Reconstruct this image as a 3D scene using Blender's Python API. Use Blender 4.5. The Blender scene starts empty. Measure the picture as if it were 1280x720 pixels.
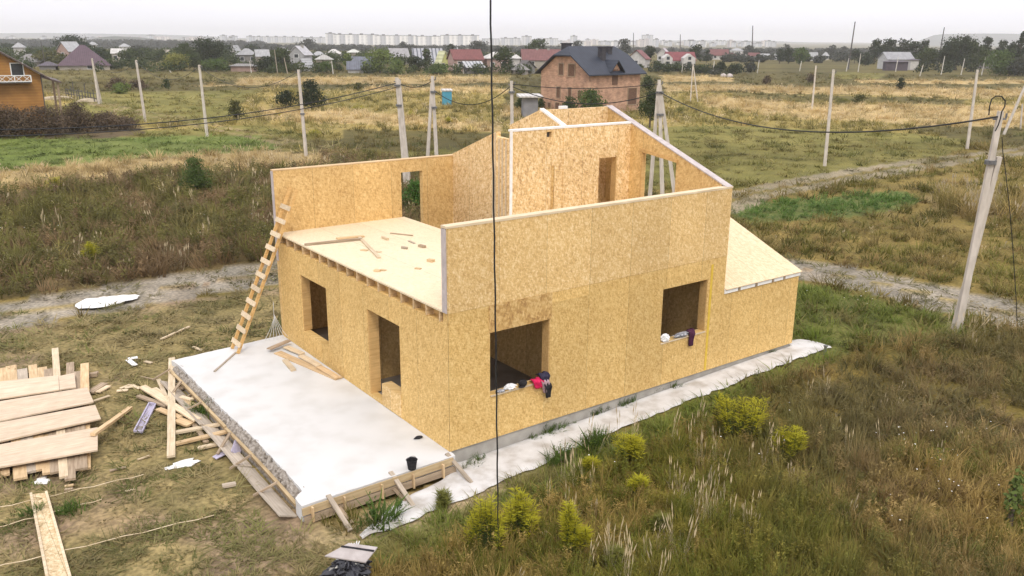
import bpy, math, random
import numpy as np
from mathutils import Vector, Matrix
random.seed(7)
RS = np.random.RandomState(11)
C = bpy.context.scene.collection
rad = math.radians

# ------------------------------------------------------------------ camera (calibrated on the photo, 1280x720 pixel units)
F, YAW, PITCH, ROLL = 1073.39, 0.6381, 0.2833, 0.0076
CAM = Vector((-8.6912, -13.8647, 8.2776))
cp, sp = math.cos(PITCH), math.sin(PITCH)
FW = Vector((math.sin(YAW)*cp, math.cos(YAW)*cp, -sp))
R0 = Vector((math.cos(YAW), -math.sin(YAW), 0)); U0 = R0.cross(FW)
RT = math.cos(ROLL)*R0 + math.sin(ROLL)*U0
UP = -math.sin(ROLL)*R0 + math.cos(ROLL)*U0
HF = Vector((math.sin(YAW), math.cos(YAW), 0))      # horizontal forward
G0 = -0.42
def ray(px, py): return FW*F + RT*(px-640) - UP*(py-360)
def gz(x, y):
    """terrain height (scalar or numpy)"""
    x = np.asarray(x, float); y = np.asarray(y, float)
    r = np.hypot(x-CAM.x, y-CAM.y)
    def ss(a, b, v):
        t = np.clip((v-a)/(b-a), 0, 1); return t*t*(3-2*t)
    z = G0 + 0.24*ss(0, 12, x)*(1-ss(14, 30, x))*np.exp(-((y-2)/14.0)**2)
    z = z - 7.5*ss(260, 1500, r)
    return z
def at(px, py, z=None):
    v = ray(px, py)
    if z is not None:
        return CAM + v*((z-CAM.z)/v.z)
    zz = G0
    for _ in range(12):
        p = CAM + v*((zz-CAM.z)/v.z); zz = float(gz(p.x, p.y))
    p.z = zz
    return p
def far(px, D, z=None):
    """point on the ground seen in column px at distance D"""
    v = ray(px, 60); h = Vector((v.x, v.y, 0)); k = D/(h.dot(HF)); p = Vector((CAM.x, CAM.y, 0)) + h*k
    p.z = float(gz(p.x, p.y)) if z is None else z
    return p
def zat(py, D, px=640):
    v = ray(px, py); h = Vector((v.x, v.y, 0)); return CAM.z + v.z*D/h.dot(HF)
def top_over(base, px, py):
    v = ray(px, py); k = (base-CAM).dot(HF)/v.dot(HF); return CAM + v*k

# ------------------------------------------------------------------ numpy noise
def vnoise(x, y, seed=0):
    x = np.asarray(x, float); y = np.asarray(y, float)
    xi = np.floor(x).astype(np.int64); yi = np.floor(y).astype(np.int64)
    fx = x-xi; fy = y-yi; fx = fx*fx*(3-2*fx); fy = fy*fy*(3-2*fy)
    def h(a, b):
        n = (a*374761393 + b*668265263 + seed*1442695041) & 0xffffffff
        n = ((n ^ (n >> 13))*1274126177) & 0xffffffff
        return ((n ^ (n >> 16)) & 0xffff)/65535.0
    return (h(xi, yi)*(1-fx)+h(xi+1, yi)*fx)*(1-fy)+(h(xi, yi+1)*(1-fx)+h(xi+1, yi+1)*fx)*fy
def fbm(x, y, seed=0, o=3):
    s = 0; a = 1; t = 0
    for i in range(o):
        s = s+a*vnoise(x*2**i, y*2**i, seed+i); t += a; a *= .5
    return s/t

# ------------------------------------------------------------------ materials
def mat(name):
    m = bpy.data.materials.new(name); m.use_nodes = True
    nt = m.node_tree; b = nt.nodes['Principled BSDF']; b.inputs['Roughness'].default_value = .8
    b.inputs['Specular IOR Level'].default_value = .25
    return m, nt, b
def N(nt, t, **k):
    n = nt.nodes.new(t)
    for a, v in k.items(): setattr(n, a, v)
    return n
def L(nt, a, b): nt.links.new(a, b)
def ramp(nt, fac, stops):
    r = N(nt, 'ShaderNodeValToRGB'); e = r.color_ramp.elements
    e[0].position = stops[0][0]; e[0].color = (*stops[0][1], 1)
    e[1].position = stops[-1][0]; e[1].color = (*stops[-1][1], 1)
    for p, c in stops[1:-1]:
        x = e.new(p); x.color = (*c, 1)
    L(nt, fac, r.inputs[0]); return r.outputs[0]
def mixc(nt, f, a, b, mode='MIX'):
    m = N(nt, 'ShaderNodeMix', data_type='RGBA', blend_type=mode)
    for s, v in ((0, f), (6, a), (7, b)):
        if isinstance(v, (int, float)): m.inputs[s].default_value = v
        elif isinstance(v, tuple): m.inputs[s].default_value = (*v, 1)
        else: L(nt, v, m.inputs[s])
    return m.outputs[2]
def mth(nt, op, a, b=None):
    m = N(nt, 'ShaderNodeMath', operation=op)
    for i, v in enumerate((a, b)):
        if v is None: continue
        if isinstance(v, (int, float)): m.inputs[i].default_value = v
        else: L(nt, v, m.inputs[i])
    return m.outputs[0]
def noisy(name, c1, c2, scale=5, rough=.85, c3=None, bump=0.0, detail=4, stretch=(1, 1, 1), spec=.25, coord='Object'):
    m, nt, b = mat(name)
    tc = N(nt, 'ShaderNodeTexCoord'); mp = N(nt, 'ShaderNodeMapping'); mp.inputs['Scale'].default_value = stretch
    L(nt, tc.outputs[coord], mp.inputs[0])
    n = N(nt, 'ShaderNodeTexNoise'); n.inputs['Scale'].default_value = scale; n.inputs['Detail'].default_value = detail
    L(nt, mp.outputs[0], n.inputs[0])
    st = [(.3, c1), (.7, c2)] if c3 is None else [(.3, c1), (.52, c2), (.72, c3)]
    L(nt, ramp(nt, n.outputs[0], st), b.inputs['Base Color'])
    b.inputs['Roughness'].default_value = rough; b.inputs['Specular IOR Level'].default_value = spec
    if bump:
        bp = N(nt, 'ShaderNodeBump'); bp.inputs['Strength'].default_value = bump; bp.inputs['Distance'].default_value = .02
        L(nt, n.outputs[0], bp.inputs['Height']); L(nt, bp.outputs[0], b.inputs['Normal'])
    return m
def osb(name, base, dark, light, flat=False, tone=.16, panel=1.25, flake=11.0, contrast=1.0):
    m, nt, b = mat(name)
    tc = N(nt, 'ShaderNodeTexCoord'); sx = N(nt, 'ShaderNodeSeparateXYZ'); L(nt, tc.outputs['Object'], sx.inputs[0])
    cb = N(nt, 'ShaderNodeCombineXYZ')
    if flat: L(nt, sx.outputs[0], cb.inputs[0]); L(nt, sx.outputs[1], cb.inputs[1])
    else: L(nt, mth(nt, 'ADD', sx.outputs[0], sx.outputs[1]), cb.inputs[0]); L(nt, sx.outputs[2], cb.inputs[1])
    # wobble
    nz = N(nt, 'ShaderNodeTexNoise'); nz.inputs['Scale'].default_value = 3.0; L(nt, cb.outputs[0], nz.inputs[0])
    ad = N(nt, 'ShaderNodeVectorMath', operation='MULTIPLY_ADD'); L(nt, nz.outputs[1], ad.inputs[0]); ad.inputs[1].default_value = (.12, .12, 0); L(nt, cb.outputs[0], ad.inputs[2])
    cols = []
    for i, (ang, sc) in enumerate(((68, (3.0, 1, 1)), (112, (3.4, .9, 1)), (20, (2.2, .8, 1)))):
        mp = N(nt, 'ShaderNodeMapping'); mp.inputs['Rotation'].default_value = (0, 0, rad(ang-90)); mp.inputs['Location'].default_value = (i*7.3, i*3.1, 0)
        L(nt, ad.outputs[0], mp.inputs[0])
        ms = N(nt, 'ShaderNodeVectorMath', operation='MULTIPLY'); ms.inputs[1].default_value = sc; L(nt, mp.outputs[0], ms.inputs[0])
        v = N(nt, 'ShaderNodeTexVoronoi'); v.inputs['Scale'].default_value = flake*(.8+.25*i); L(nt, ms.outputs[0], v.inputs['Vector'])
        sp_ = N(nt, 'ShaderNodeSeparateColor'); L(nt, v.outputs['Color'], sp_.inputs[0]); cols.append(sp_)
    k = mth(nt, 'MULTIPLY', mth(nt, 'ADD', mth(nt, 'ADD', cols[0].outputs[0], cols[1].outputs[1]), cols[2].outputs[2]), .3333)
    mid = base
    def lerp(a, b_, t): return tuple(x+(y-x)*t for x, y in zip(a, b_))
    col = ramp(nt, k, [(.12, lerp(mid, dark, contrast)), (.34, lerp(mid, dark, .35*contrast)), (.5, mid), (.68, lerp(mid, light, .5*contrast)), (.88, lerp(mid, light, contrast))])
    # sheets with their own tone
    sc2 = N(nt, 'ShaderNodeSeparateXYZ'); L(nt, cb.outputs[0], sc2.inputs[0])
    fx = mth(nt, 'FLOOR', mth(nt, 'MULTIPLY', sc2.outputs[0], 1/panel)); fy = mth(nt, 'FLOOR', mth(nt, 'MULTIPLY', mth(nt, 'ADD', sc2.outputs[1], .07), 1/2.8))
    c2 = N(nt, 'ShaderNodeCombineXYZ'); L(nt, fx, c2.inputs[0]); L(nt, fy, c2.inputs[1])
    wn = N(nt, 'ShaderNodeTexWhiteNoise'); L(nt, c2.outputs[0], wn.inputs[0])
    big = N(nt, 'ShaderNodeTexNoise'); big.inputs['Scale'].default_value = .7; big.inputs['Detail'].default_value = 3; L(nt, cb.outputs[0], big.inputs[0])
    t = mth(nt, 'ADD', mth(nt, 'MULTIPLY', wn.outputs[0], tone*1.0), mth(nt, 'MULTIPLY', big.outputs[0], tone*1.2))
    t = mth(nt, 'ADD', t, 1-tone*.95)
    # thin sheet joints
    fr = mth(nt, 'FRACT', mth(nt, 'MULTIPLY', sc2.outputs[0], 1/panel)); jn = mth(nt, 'LESS_THAN', fr, .008)
    t = mth(nt, 'SUBTRACT', t, mth(nt, 'MULTIPLY', jn, .42))
    cc = N(nt, 'ShaderNodeCombineXYZ'); [L(nt, t, cc.inputs[i]) for i in range(3)]
    L(nt, mixc(nt, 1.0, col, cc.outputs[0], 'MULTIPLY'), b.inputs['Base Color'])
    b.inputs['Roughness'].default_value = .7
    return m
def wood(name, c1, c2, vary=.25, scale=9):
    """sawn board: grain runs along local X, each board its own tone"""
    m, nt, b = mat(name)
    tc = N(nt, 'ShaderNodeTexCoord'); oi = N(nt, 'ShaderNodeObjectInfo')
    mp = N(nt, 'ShaderNodeMapping'); mp.inputs['Scale'].default_value = (1.2, 14, 14); L(nt, tc.outputs['Object'], mp.inputs[0])
    ad = N(nt, 'ShaderNodeVectorMath', operation='ADD'); L(nt, mp.outputs[0], ad.inputs[0])
    cx = N(nt, 'ShaderNodeCombineXYZ'); L(nt, mth(nt, 'MULTIPLY', oi.outputs['Random'], 50.0), cx.inputs[0]); L(nt, cx.outputs[0], ad.inputs[1])
    n = N(nt, 'ShaderNodeTexNoise'); n.inputs['Scale'].default_value = 1.6; n.inputs['Detail'].default_value = 5; L(nt, ad.outputs[0], n.inputs[0])
    col = ramp(nt, n.outputs[0], [(.3, c1), (.68, c2)])
    n2 = N(nt, 'ShaderNodeTexNoise'); n2.inputs['Scale'].default_value = 3.5; L(nt, tc.outputs['Object'], n2.inputs[0])
    t = mth(nt, 'ADD', mth(nt, 'ADD', mth(nt, 'MULTIPLY', oi.outputs['Random'], vary), 1-vary*.6), mth(nt, 'MULTIPLY', mth(nt, 'SUBTRACT', n2.outputs[0], .5), .35))
    cc = N(nt, 'ShaderNodeCombineXYZ'); [L(nt, t, cc.inputs[i]) for i in range(3)]
    L(nt, mixc(nt, 1.0, col, cc.outputs[0], 'MULTIPLY'), b.inputs['Base Color'])
    return m
def foliage(name, c1, c2, scale=.6, transl=.25, spec=.15):
    m, nt, b = mat(name)
    tc = N(nt, 'ShaderNodeTexCoord'); n = N(nt, 'ShaderNodeTexNoise'); n.inputs['Scale'].default_value = scale; n.inputs['Detail'].default_value = 4
    L(nt, tc.outputs['Object'], n.inputs[0])
    col = ramp(nt, n.outputs[0], [(.33, c1), (.66, c2)])
    L(nt, col, b.inputs['Base Color']); b.inputs['Roughness'].default_value = .75; b.inputs['Specular IOR Level'].default_value = spec
    tr = N(nt, 'ShaderNodeBsdfTranslucent'); L(nt, col, tr.inputs[0])
    mx = N(nt, 'ShaderNodeMixShader'); mx.inputs[0].default_value = transl
    L(nt, b.outputs[0], mx.inputs[1]); L(nt, tr.outputs[0], mx.inputs[2]); L(nt, mx.outputs[0], nt.nodes['Material Output'].inputs[0])
    return m
def brick(name, c1, c2, mortar, scale=6):
    m, nt, b = mat(name)
    tc = N(nt, 'ShaderNodeTexCoord'); sx = N(nt, 'ShaderNodeSeparateXYZ'); L(nt, tc.outputs['Object'], sx.inputs[0])
    cb = N(nt, 'ShaderNodeCombineXYZ'); L(nt, mth(nt, 'ADD', sx.outputs[0], sx.outputs[1]), cb.inputs[0]); L(nt, sx.outputs[2], cb.inputs[1])
    br = N(nt, 'ShaderNodeTexBrick'); br.inputs['Scale'].default_value = scale; br.inputs['Mortar Size'].default_value = .025
    br.inputs['Color1'].default_value = (*c1, 1); br.inputs['Color2'].default_value = (*c2, 1); br.inputs['Mortar'].default_value = (*mortar, 1)
    br.inputs['Brick Width'].default_value = 1.5; br.inputs['Row Height'].default_value = .45
    L(nt, cb.outputs[0], br.inputs[0])
    n = N(nt, 'ShaderNodeTexNoise'); n.inputs['Scale'].default_value = 1.7; n.inputs['Detail'].default_value = 5; L(nt, tc.outputs['Object'], n.inputs[0])
    g = ramp(nt, n.outputs[0], [(.3, (.75, .72, .7)), (.7, (1.25, 1.2, 1.15))])
    L(nt, mixc(nt, 1.0, br.outputs[0], g, 'MULTIPLY'), b.inputs['Base Color']); return m
def striped(name, c1, c2, scale, axis=0, rough=.6, duty=.5, spec=.3):
    """parallel ribs or seams across a surface (roof sheets, boards)"""
    m, nt, b = mat(name)
    tc = N(nt, 'ShaderNodeTexCoord'); sx = N(nt, 'ShaderNodeSeparateXYZ'); L(nt, tc.outputs['Object'], sx.inputs[0])
    v = sx.outputs[axis] if axis < 3 else mth(nt, 'ADD', sx.outputs[0], sx.outputs[1])
    f = mth(nt, 'LESS_THAN', mth(nt, 'FRACT', mth(nt, 'MULTIPLY', v, scale)), duty)
    n = N(nt, 'ShaderNodeTexNoise'); n.inputs['Scale'].default_value = 1.2; n.inputs['Detail'].default_value = 5; L(nt, tc.outputs['Object'], n.inputs[0])
    g = ramp(nt, n.outputs[0], [(.3, (.82, .82, .82)), (.7, (1.15, 1.15, 1.15))])
    L(nt, mixc(nt, 1.0, mixc(nt, f, c1, c2), g, 'MULTIPLY'), b.inputs['Base Color']); b.inputs['Roughness'].default_value = rough; b.inputs['Specular IOR Level'].default_value = spec
    return m

M = {}
M['osb'] = osb('osb_wall', (.63, .415, .15), (.36, .2, .06), (.84, .64, .31), contrast=.62, flake=15, tone=.2)
M['osb_pale'] = osb('osb_fresh', (.66, .445, .185), (.38, .22, .08), (.9, .73, .46), contrast=.6, flake=15, tone=.2)
M['osb_in'] = osb('osb_inside', (.62, .41, .165), (.36, .2, .07), (.82, .62, .32), contrast=.6, flake=11)
M['osb_bright'] = osb('osb_partition', (.72, .50, .235), (.36, .2, .09), (.9, .74, .5), contrast=.8, flake=11)
M['osb_deck'] = osb('osb_deck', (.70, .585, .40), (.6, .47, .29), (.78, .68, .5), flat=True, contrast=.5, tone=.08)
M['osb_roof'] = osb('osb_roof', (.66, .52, .33), (.5, .36, .2), (.8, .68, .48), flat=True, contrast=.6, tone=.1)
M['osb_lintel'] = osb('osb_lintel', (.54, .34, .125), (.3, .16, .06), (.72, .52, .25), contrast=.9, flake=8, panel=9)
M['pine'] = wood('pine_board', (.47, .32, .17), (.66, .49, .29))
M['pale_board'] = wood('pale_board', (.53, .41, .26), (.70, .58, .41))
M['old_board'] = wood('weathered_board', (.26, .19, .125), (.44, .34, .235))
M['grey_board'] = wood('grey_board', (.30, .25, .19), (.46, .385, .30))
M['formply'] = wood('form_rail_board', (.36, .26, .14), (.50, .38, .22))
M['form_pale'] = wood('silvered_board', (.38, .32, .25), (.54, .47, .38))
M['honey'] = wood('honey_board', (.5, .3, .11), (.64, .42, .18))
M['wide_ply'] = wood('sawn_sheet', (.54, .42, .29), (.68, .55, .41), vary=.18)
M['lilac'] = noisy('lilac_coated_metal', (.36, .33, .42), (.48, .44, .54), 6, .6)
M['foam'] = noisy('white_foam', (.74, .72, .68), (.86, .85, .82), 8, .9)
M['foam_grey'] = noisy('foam_core', (.42, .37, .36), (.56, .5, .48), 6, .9)
M['foam_yellow'] = noisy('yellow_foam_seam', (.62, .42, .05), (.74, .52, .09), 9, .9)
M['slab'] = noisy('patio_concrete', (.535, .525, .50), (.605, .602, .588), 1.3, .9, c3=(.63, .627, .612), bump=.1, detail=9, coord='Object')
M['concrete'] = noisy('foundation_concrete', (.3, .28, .25), (.42, .40, .36), 3.5, .9, bump=.3, detail=8)
M['rubble'] = noisy('rough_concrete', (.14, .115, .09), (.42, .38, .33), 16, .95, bump=1.0, detail=8)
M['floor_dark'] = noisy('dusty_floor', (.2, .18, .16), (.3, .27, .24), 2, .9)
M['pole'] = noisy('pole_concrete', (.46, .41, .35), (.64, .58, .51), 2.0, .9, bump=.3, detail=8, stretch=(3, 3, 1))
M['pole_far'] = noisy('aged_concrete', (.5, .47, .42), (.62, .58, .52), 1.2, .9)
M['dark_wood'] = noisy('tarred_timber', (.07, .065, .06), (.12, .11, .1), 4)
M['cable'] = noisy('black_cable', (.012, .012, .012), (.03, .03, .03), 20, .5)
M['steel'] = noisy('dull_steel', (.1, .1, .1), (.2, .2, .2), 10, .5)
M['glass'] = noisy('dark_window_glass', (.02, .025, .03), (.05, .055, .06), 2, .15, spec=.5)
M['frame_w'] = noisy('white_frame', (.7, .7, .68), (.8, .8, .78), 5)
M['black'] = noisy('black_cloth', (.012, .012, .014), (.035, .033, .036), 14, .9)
M['navy'] = noisy('navy_cloth', (.02, .018, .04), (.05, .045, .08), 14, .9)
M['red'] = noisy('raspberry_cloth', (.5, .01, .07), (.72, .03, .12), 14, .9)
M['pinkgrey'] = noisy('dusty_pink_cloth', (.34, .2, .22), (.5, .38, .42), 14, .9)
M['plum'] = noisy('plum_cloth', (.05, .012, .035), (.09, .03, .06), 14, .9)
M['greycloth'] = noisy('grey_mottled_cloth', (.1, .1, .12), (.55, .55, .56), 25, .9)
M['whiteplastic'] = noisy('white_plastic', (.7, .7, .7), (.86, .86, .86), 10, .4)
M['card'] = noisy('grey_sheet_board', (.33, .29, .27), (.44, .40, .38), 5, .7)
M['blackbag'] = noisy('black_plastic_bag', (.008, .008, .011), (.03, .03, .038), 6, .25, spec=.6)
M['bark'] = noisy('bark', (.06, .045, .035), (.14, .11, .085), 6, .95)

# ------------------------------------------------------------------ mesh helpers
class MB:
    def __init__(s): s.v = []; s.f = []
    def poly(s, pts):
        n = len(s.v); s.v += [tuple(p) for p in pts]; s.f.append(tuple(range(n, n+len(pts))))
    def hexa(s, b, t):
        n = len(s.v); s.v += [tuple(p) for p in b]+[tuple(p) for p in t]; k = len(b)
        s.f.append(tuple(range(n+k-1, n-1, -1))); s.f.append(tuple(range(n+k, n+2*k)))
        for i in range(k):
            j = (i+1) % k; s.f.append((n+i, n+j, n+k+j, n+k+i))
    def box(s, x0, y0, z0, x1, y1, z1):
        s.hexa([(x0, y0, z0), (x1, y0, z0), (x1, y1, z0), (x0, y1, z0)], [(x0, y0, z1), (x1, y0, z1), (x1, y1, z1), (x0, y1, z1)])
    def bar(s, p, q, w, h, upv=None):
        p = Vector(p); q = Vector(q); d = (q-p).normalized(); u = Vector(upv) if upv else Vector((0, 0, 1))
        if abs(d.dot(u)) > .97: u = Vector((0, 1, 0)) if abs(d.y) < .9 else Vector((1, 0, 0))
        a = d.cross(u).normalized(); b = a.cross(d).normalized(); a = a*(w/2); b = b*(h/2)
        s.hexa([p-a-b, p+a-b, p+a+b, p-a+b], [q-a-b, q+a-b, q+a+b, q-a+b])
    def tube(s, pts, rs, n=6, cap=True):
        pts = [Vector(p) for p in pts]; rings = []
        if isinstance(rs, (int, float)): rs = [rs]*len(pts)
        for i, p in enumerate(pts):
            d = (pts[min(i+1, len(pts)-1)]-pts[max(i-1, 0)]).normalized()
            u = Vector((0, 0, 1)) if abs(d.z) < .9 else Vector((1, 0, 0))
            a = d.cross(u).normalized(); b = d.cross(a)
            k = len(s.v); rings.append(k)
            s.v += [tuple(p+(a*math.cos(t)+b*math.sin(t))*rs[i]) for t in [2*math.pi*j/n for j in range(n)]]
        for i in range(len(pts)-1):
            for j in range(n):
                j2 = (j+1) % n; s.f.append((rings[i]+j, rings[i]+j2, rings[i+1]+j2, rings[i+1]+j))
        if cap: s.f.append(tuple(rings[0]+j for j in range(n))[::-1]); s.f.append(tuple(rings[-1]+j for j in range(n)))
    def build(s, name, m, parent=None, origin=None, smooth=False):
        o0 = Vector(origin) if origin is not None else (Vector(parent.location) if (parent is not None and parent.get('_w')) else Vector((0, 0, 0)))
        me = bpy.data.meshes.new(name); me.from_pydata([tuple(Vector(v)-o0) for v in s.v] if o0.length else s.v, [], s.f); me.update()
        me.materials.append(m)
        if smooth: me.shade_smooth()
        o = bpy.data.objects.new(name, me); C.objects.link(o)
        if parent is not None: o.parent = parent
        elif origin is not None: o.location = o0
        return o
def tag(o, label=None, cat=None, group=None, kind=None):
    if label: o['label'] = label
    if cat: o['category'] = cat
    if group: o['group'] = group
    if kind: o['kind'] = kind
    return o
def thing(name, label, cat, loc=(0, 0, 0), rz=0, group=None, world=False):
    """Empty at a thing's base. world=True: its parts are given in world coordinates"""
    o = bpy.data.objects.new(name, None); C.objects.link(o); o.location = loc; o.rotation_euler = (0, 0, rz); o.empty_display_size = .2
    if world: o['_w'] = 1
    return tag(o, label, cat, group)
def wallgrid(mb, us, zs, solid, fn, t0, t1, top=None):
    """wall of thickness t0..t1; cells us x zs, solid(i,j); fn(u,z,t)->xyz; top(u,side)-> z of the last level"""
    nu, nz = len(us)-1, len(zs)-1
    S = lambda i, j: 0 <= i < nu and 0 <= j < nz and solid(i, j)
    def Z(i, j, side):
        if top is not None and j == nz: return top(us[i], side)
        return zs[j]
    for i in range(nu):
        for j in range(nz):
            if not S(i, j): continue
            a = [(us[i], Z(i, j, 1)), (us[i+1], Z(i+1, j, -1)), (us[i+1], Z(i+1, j+1, -1)), (us[i], Z(i, j+1, 1))]
            mb.poly([fn(u, z, t0) for u, z in a]); mb.poly([fn(u, z, t1) for u, z in a[::-1]])
            for (e, ni, nj) in ((0, i, j-1), (1, i+1, j), (2, i, j+1), (3, i-1, j)):
                if not S(ni, nj):
                    (u1, z1), (u2, z2) = a[e], a[(e+1) % 4]
                    mb.poly([fn(u1, z1, t1), fn(u2, z2, t1), fn(u2, z2, t0), fn(u1, z1, t0)])
def holes(us, zs, hs):
    def f(i, j):
        u = (us[i]+us[i+1])/2; z = (zs[j]+(zs[j+1] if zs[j+1] is not None else zs[j]+1))/2
        return not any(a < u < b and c < z < d for a, b, c, d in hs)
    return f

# ------------------------------------------------------------------ THE UNFINISHED HOUSE
W, H2, LL, X1, ZR, T = 9.05, 4.76, 11.6, 8.43, 6.46, .18
YM, XC, XP = 3.5, 4.17, 5.82
SL = (ZR-H2)/(W/2)
ZM = H2+SL*YM
house = thing('unfinished_house', 'roofless half-built house of yellow OSB panels on a concrete footing', 'house', (0, 0, -.06))
house['_w'] = 1
def H(mb, name, m, label=None, smooth=False, parent=None):
    o = mb.build(name, M[m], None, None, smooth)
    p = parent or house
    o.parent = p
    o.matrix_parent_inverse = Matrix.Translation(-Vector(house.location)) if p is house else Matrix.Identity(4)
    if label: o['label'] = label
    return o
fx = lambda u, z, t: (u, t, z)      # wall running along X
fy = lambda u, z, t: (t, u, z)      # wall running along Y
Z0 = -.06
# front (right-hand) face, ground storey
us = [0, 1.03, 2.64, 6.16, 7.78, X1]; zs = [Z0, .96, 1.07, 2.37, 2.45, 2.97]
m = MB(); wallgrid(m, us, zs, holes(us, zs, [(1.03, 2.64, .96, 2.37), (6.16, 7.78, 1.07, 2.45)]), fx, 0, T)
front = H(m, 'exterior_wall', 'osb', 'lower side wall with two square window openings')
m = MB(); m.box(1.0, -.012, 2.374, 2.68, 0, 2.965); H(m, 'lintel_panel', 'osb_lintel')
m = MB(); m.box(-.004, -.006, 2.974, X1, T, H2-.05)
H(m, 'upper_wall', 'osb_pale', 'pale upper parapet wall along the side')
m = MB(); m.box(0.012, .025, 2.99, .055, T-.02, H2-.05); m.box(-.03, .012, 2.98, -.005, T-.014, H2-.06); H(m, 'wall_end_strip', 'foam_grey')
m = MB(); m.box(-.02, -.015, H2-.048, X1+.02, T+.01, H2); H(m, 'top_plate', 'pale_board')
m = MB(); m.box(7.86, -.01, Z0+.02, 7.935, 0, 2.82); H(m, 'foam_seam', 'foam_yellow')
# low wing at the right end
us = [X1+.002, LL]; zs = [Z0, 1.95]
m = MB(); wallgrid(m, us, zs, lambda i, j: True, fx, .004, T); H(m, 'exterior_wall', 'osb', 'low wing wall at the far right end')
WL = 6.0
lowtop = lambda y, s=0: 1.95+.41*min(y, WL-y)
us = [T, WL/2, WL]; zs = [Z0, None]
m = MB(); wallgrid(m, us, zs, lambda i, j: True, fy, LL-T, LL, top=lowtop); H(m, 'wing_gable', 'osb')
m = MB()
for a, b in ((X1+.0, X1+.52), (X1+.62, X1+1.22), (X1+1.32, X1+1.92), (X1+2.02, X1+2.42), (X1+2.52, LL+.02)): m.box(a, -.03, 1.955, b, T, 2.075)
H(m, 'eave_foam', 'foam')
for k in range(4):
    m = MB(); a = (X1+.52, X1+1.22, X1+1.92, X1+2.42)[k]; m.box(a+.015, -.045, 1.955, a+.085, T, 2.07); H(m, 'rafter_end', 'old_board')
m = MB(); ro = lambda y: 2.10+.41*min(y, WL-y)
for (ya, yb) in ((-.06, WL/2), (WL/2, WL+.06)):
    m.hexa([(X1+.01, ya, ro(ya)-.02), (LL+.05, ya, ro(ya)-.02), (LL+.05, yb, ro(yb)-.02), (X1+.01, yb, ro(yb)-.02)],
           [(X1+.01, ya, ro(ya)), (LL+.05, ya, ro(ya)), (LL+.05, yb, ro(yb)), (X1+.01, yb, ro(yb))])
H(m, 'wing_roof', 'osb_roof', 'bare board roof of the low wing')
# left (patio) face, ground storey
us = [T, 2.02, 3.56, 5.82, 7.42, W-T]; zs = [Z0, .03, .53, 2.12, 2.16, 2.74]
m = MB(); wallgrid(m, us, zs, holes(us, zs, [(2.02, 3.56, .03, 2.16), (5.82, 7.42, .53, 2.12)]), fy, 0, T)
H(m, 'exterior_wall', 'osb', 'patio wall with a door opening and a tall window opening')
m = MB(); m.box(-.012, 2.02, Z0+.02, T+.06, 2.92, .50); H(m, 'door_sill_block', 'osb_pale')
for q in ((.01, 3.53, .03, T+.1, 3.557, 2.15), (.01, 7.39, .54, T+.06, 7.418, 2.11), (2.612, .005, .965, 2.638, T+.06, 2.365), (7.752, .005, 1.075, 7.778, T+.06, 2.445)):
    m = MB(); m.box(*q); H(m, 'opening_reveal', 'honey')
m = MB(); m.box(1.035, -.03, .93, 2.635, T+.02, .958); H(m, 'window_sill', 'pale_board')
m = MB(); m.box(6.165, -.03, 1.04, 7.775, T+.02, 1.068); H(m, 'window_sill', 'pale_board')
# joists and deck
deckm = MB()
deckm.box(-.02, T+.0, 2.965, 4.04, W-T, 3.0); deckm.box(4.04, T, 2.965, X1-T, 3.4, 3.0); deckm.box(5.9, 3.6, 2.965, X1-T, W-T, 3.0)
H(deckm, 'upper_deck', 'osb_deck')
m = MB(); m.box(.16, T, 2.742, .2, W-T, 2.962); H(m, 'rim_band', 'osb_lintel')
NJ = 17
for k in range(NJ):
    y = .30+k*(W-.62)/(NJ-1); m = MB(); m.box(-.012, y-.022, 2.742, 4.0, y+.022, 2.962); H(m, 'floor_joist', 'pine')
m = MB(); m.box(4.0, T, 2.70, 4.05, W-T, 2.962); H(m, 'deck_trimmer', 'osb_lintel')
# far long wall (Y=W)
us = [0, 3.97, 4.72, X1]; zs = [Z0, .9, 2.74, 4.36, H2-.03]
m = MB(); wallgrid(m, us, zs, holes(us, zs, [(3.97, 4.72, .9, 4.36)]), fx, W-T, W)
H(m, 'back_wall', 'osb_in', 'tall wall at the far side with a narrow window opening')
m = MB(); m.box(-.01, W-T-.01, H2-.028, X1, W+.01, H2); H(m, 'top_plate', 'pine')
m = MB(); m.box(-.02, W-T+.02, 2.2, .0-.002, W-.02, H2-.04); H(m, 'wall_end_strip', 'foam_grey')
us = [X1, LL]; zs = [Z0, 1.95]; m = MB(); wallgrid(m, us, zs, lambda i, j: True, fx, WL-T, WL); H(m, 'wing_back_wall', 'osb')
# gable wall at X1
gtop = lambda y, s=0: H2+SL*min(y, W-y)-.03
topg = lambda u, s_: gtop(u)
m = MB()
zs = [Z0, 3.1, 4.72, None]
wallgrid(m, [T, 1.76], zs, lambda i, j: True, fy, X1-T, X1, top=topg)
wallgrid(m, [3.05, W/2, W-T], zs, lambda i, j: True, fy, X1-T, X1, top=topg)
zl = lambda u, s: gtop(u)
m.hexa([(X1-T, 1.76, Z0), (X1, 1.76, Z0), (X1, 3.05, Z0), (X1-T, 3.05, Z0)], [(X1-T, 1.76, 3.1), (X1, 1.76, 3.1), (X1, 3.05, 3.1), (X1-T, 3.05, 3.1)])
m.hexa([(X1-T, 1.76, 5.22), (X1, 1.76, 5.22), (X1, 3.05, 5.36), (X1-T, 3.05, 5.36)], [(X1-T, 1.76, gtop(1.76)), (X1, 1.76, gtop(1.76)), (X1, 3.05, gtop(3.05)), (X1-T, 3.05, gtop(3.05))])
H(m, 'gable_wall', 'osb_in', 'sloping gable wall with a tall opening')
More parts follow.
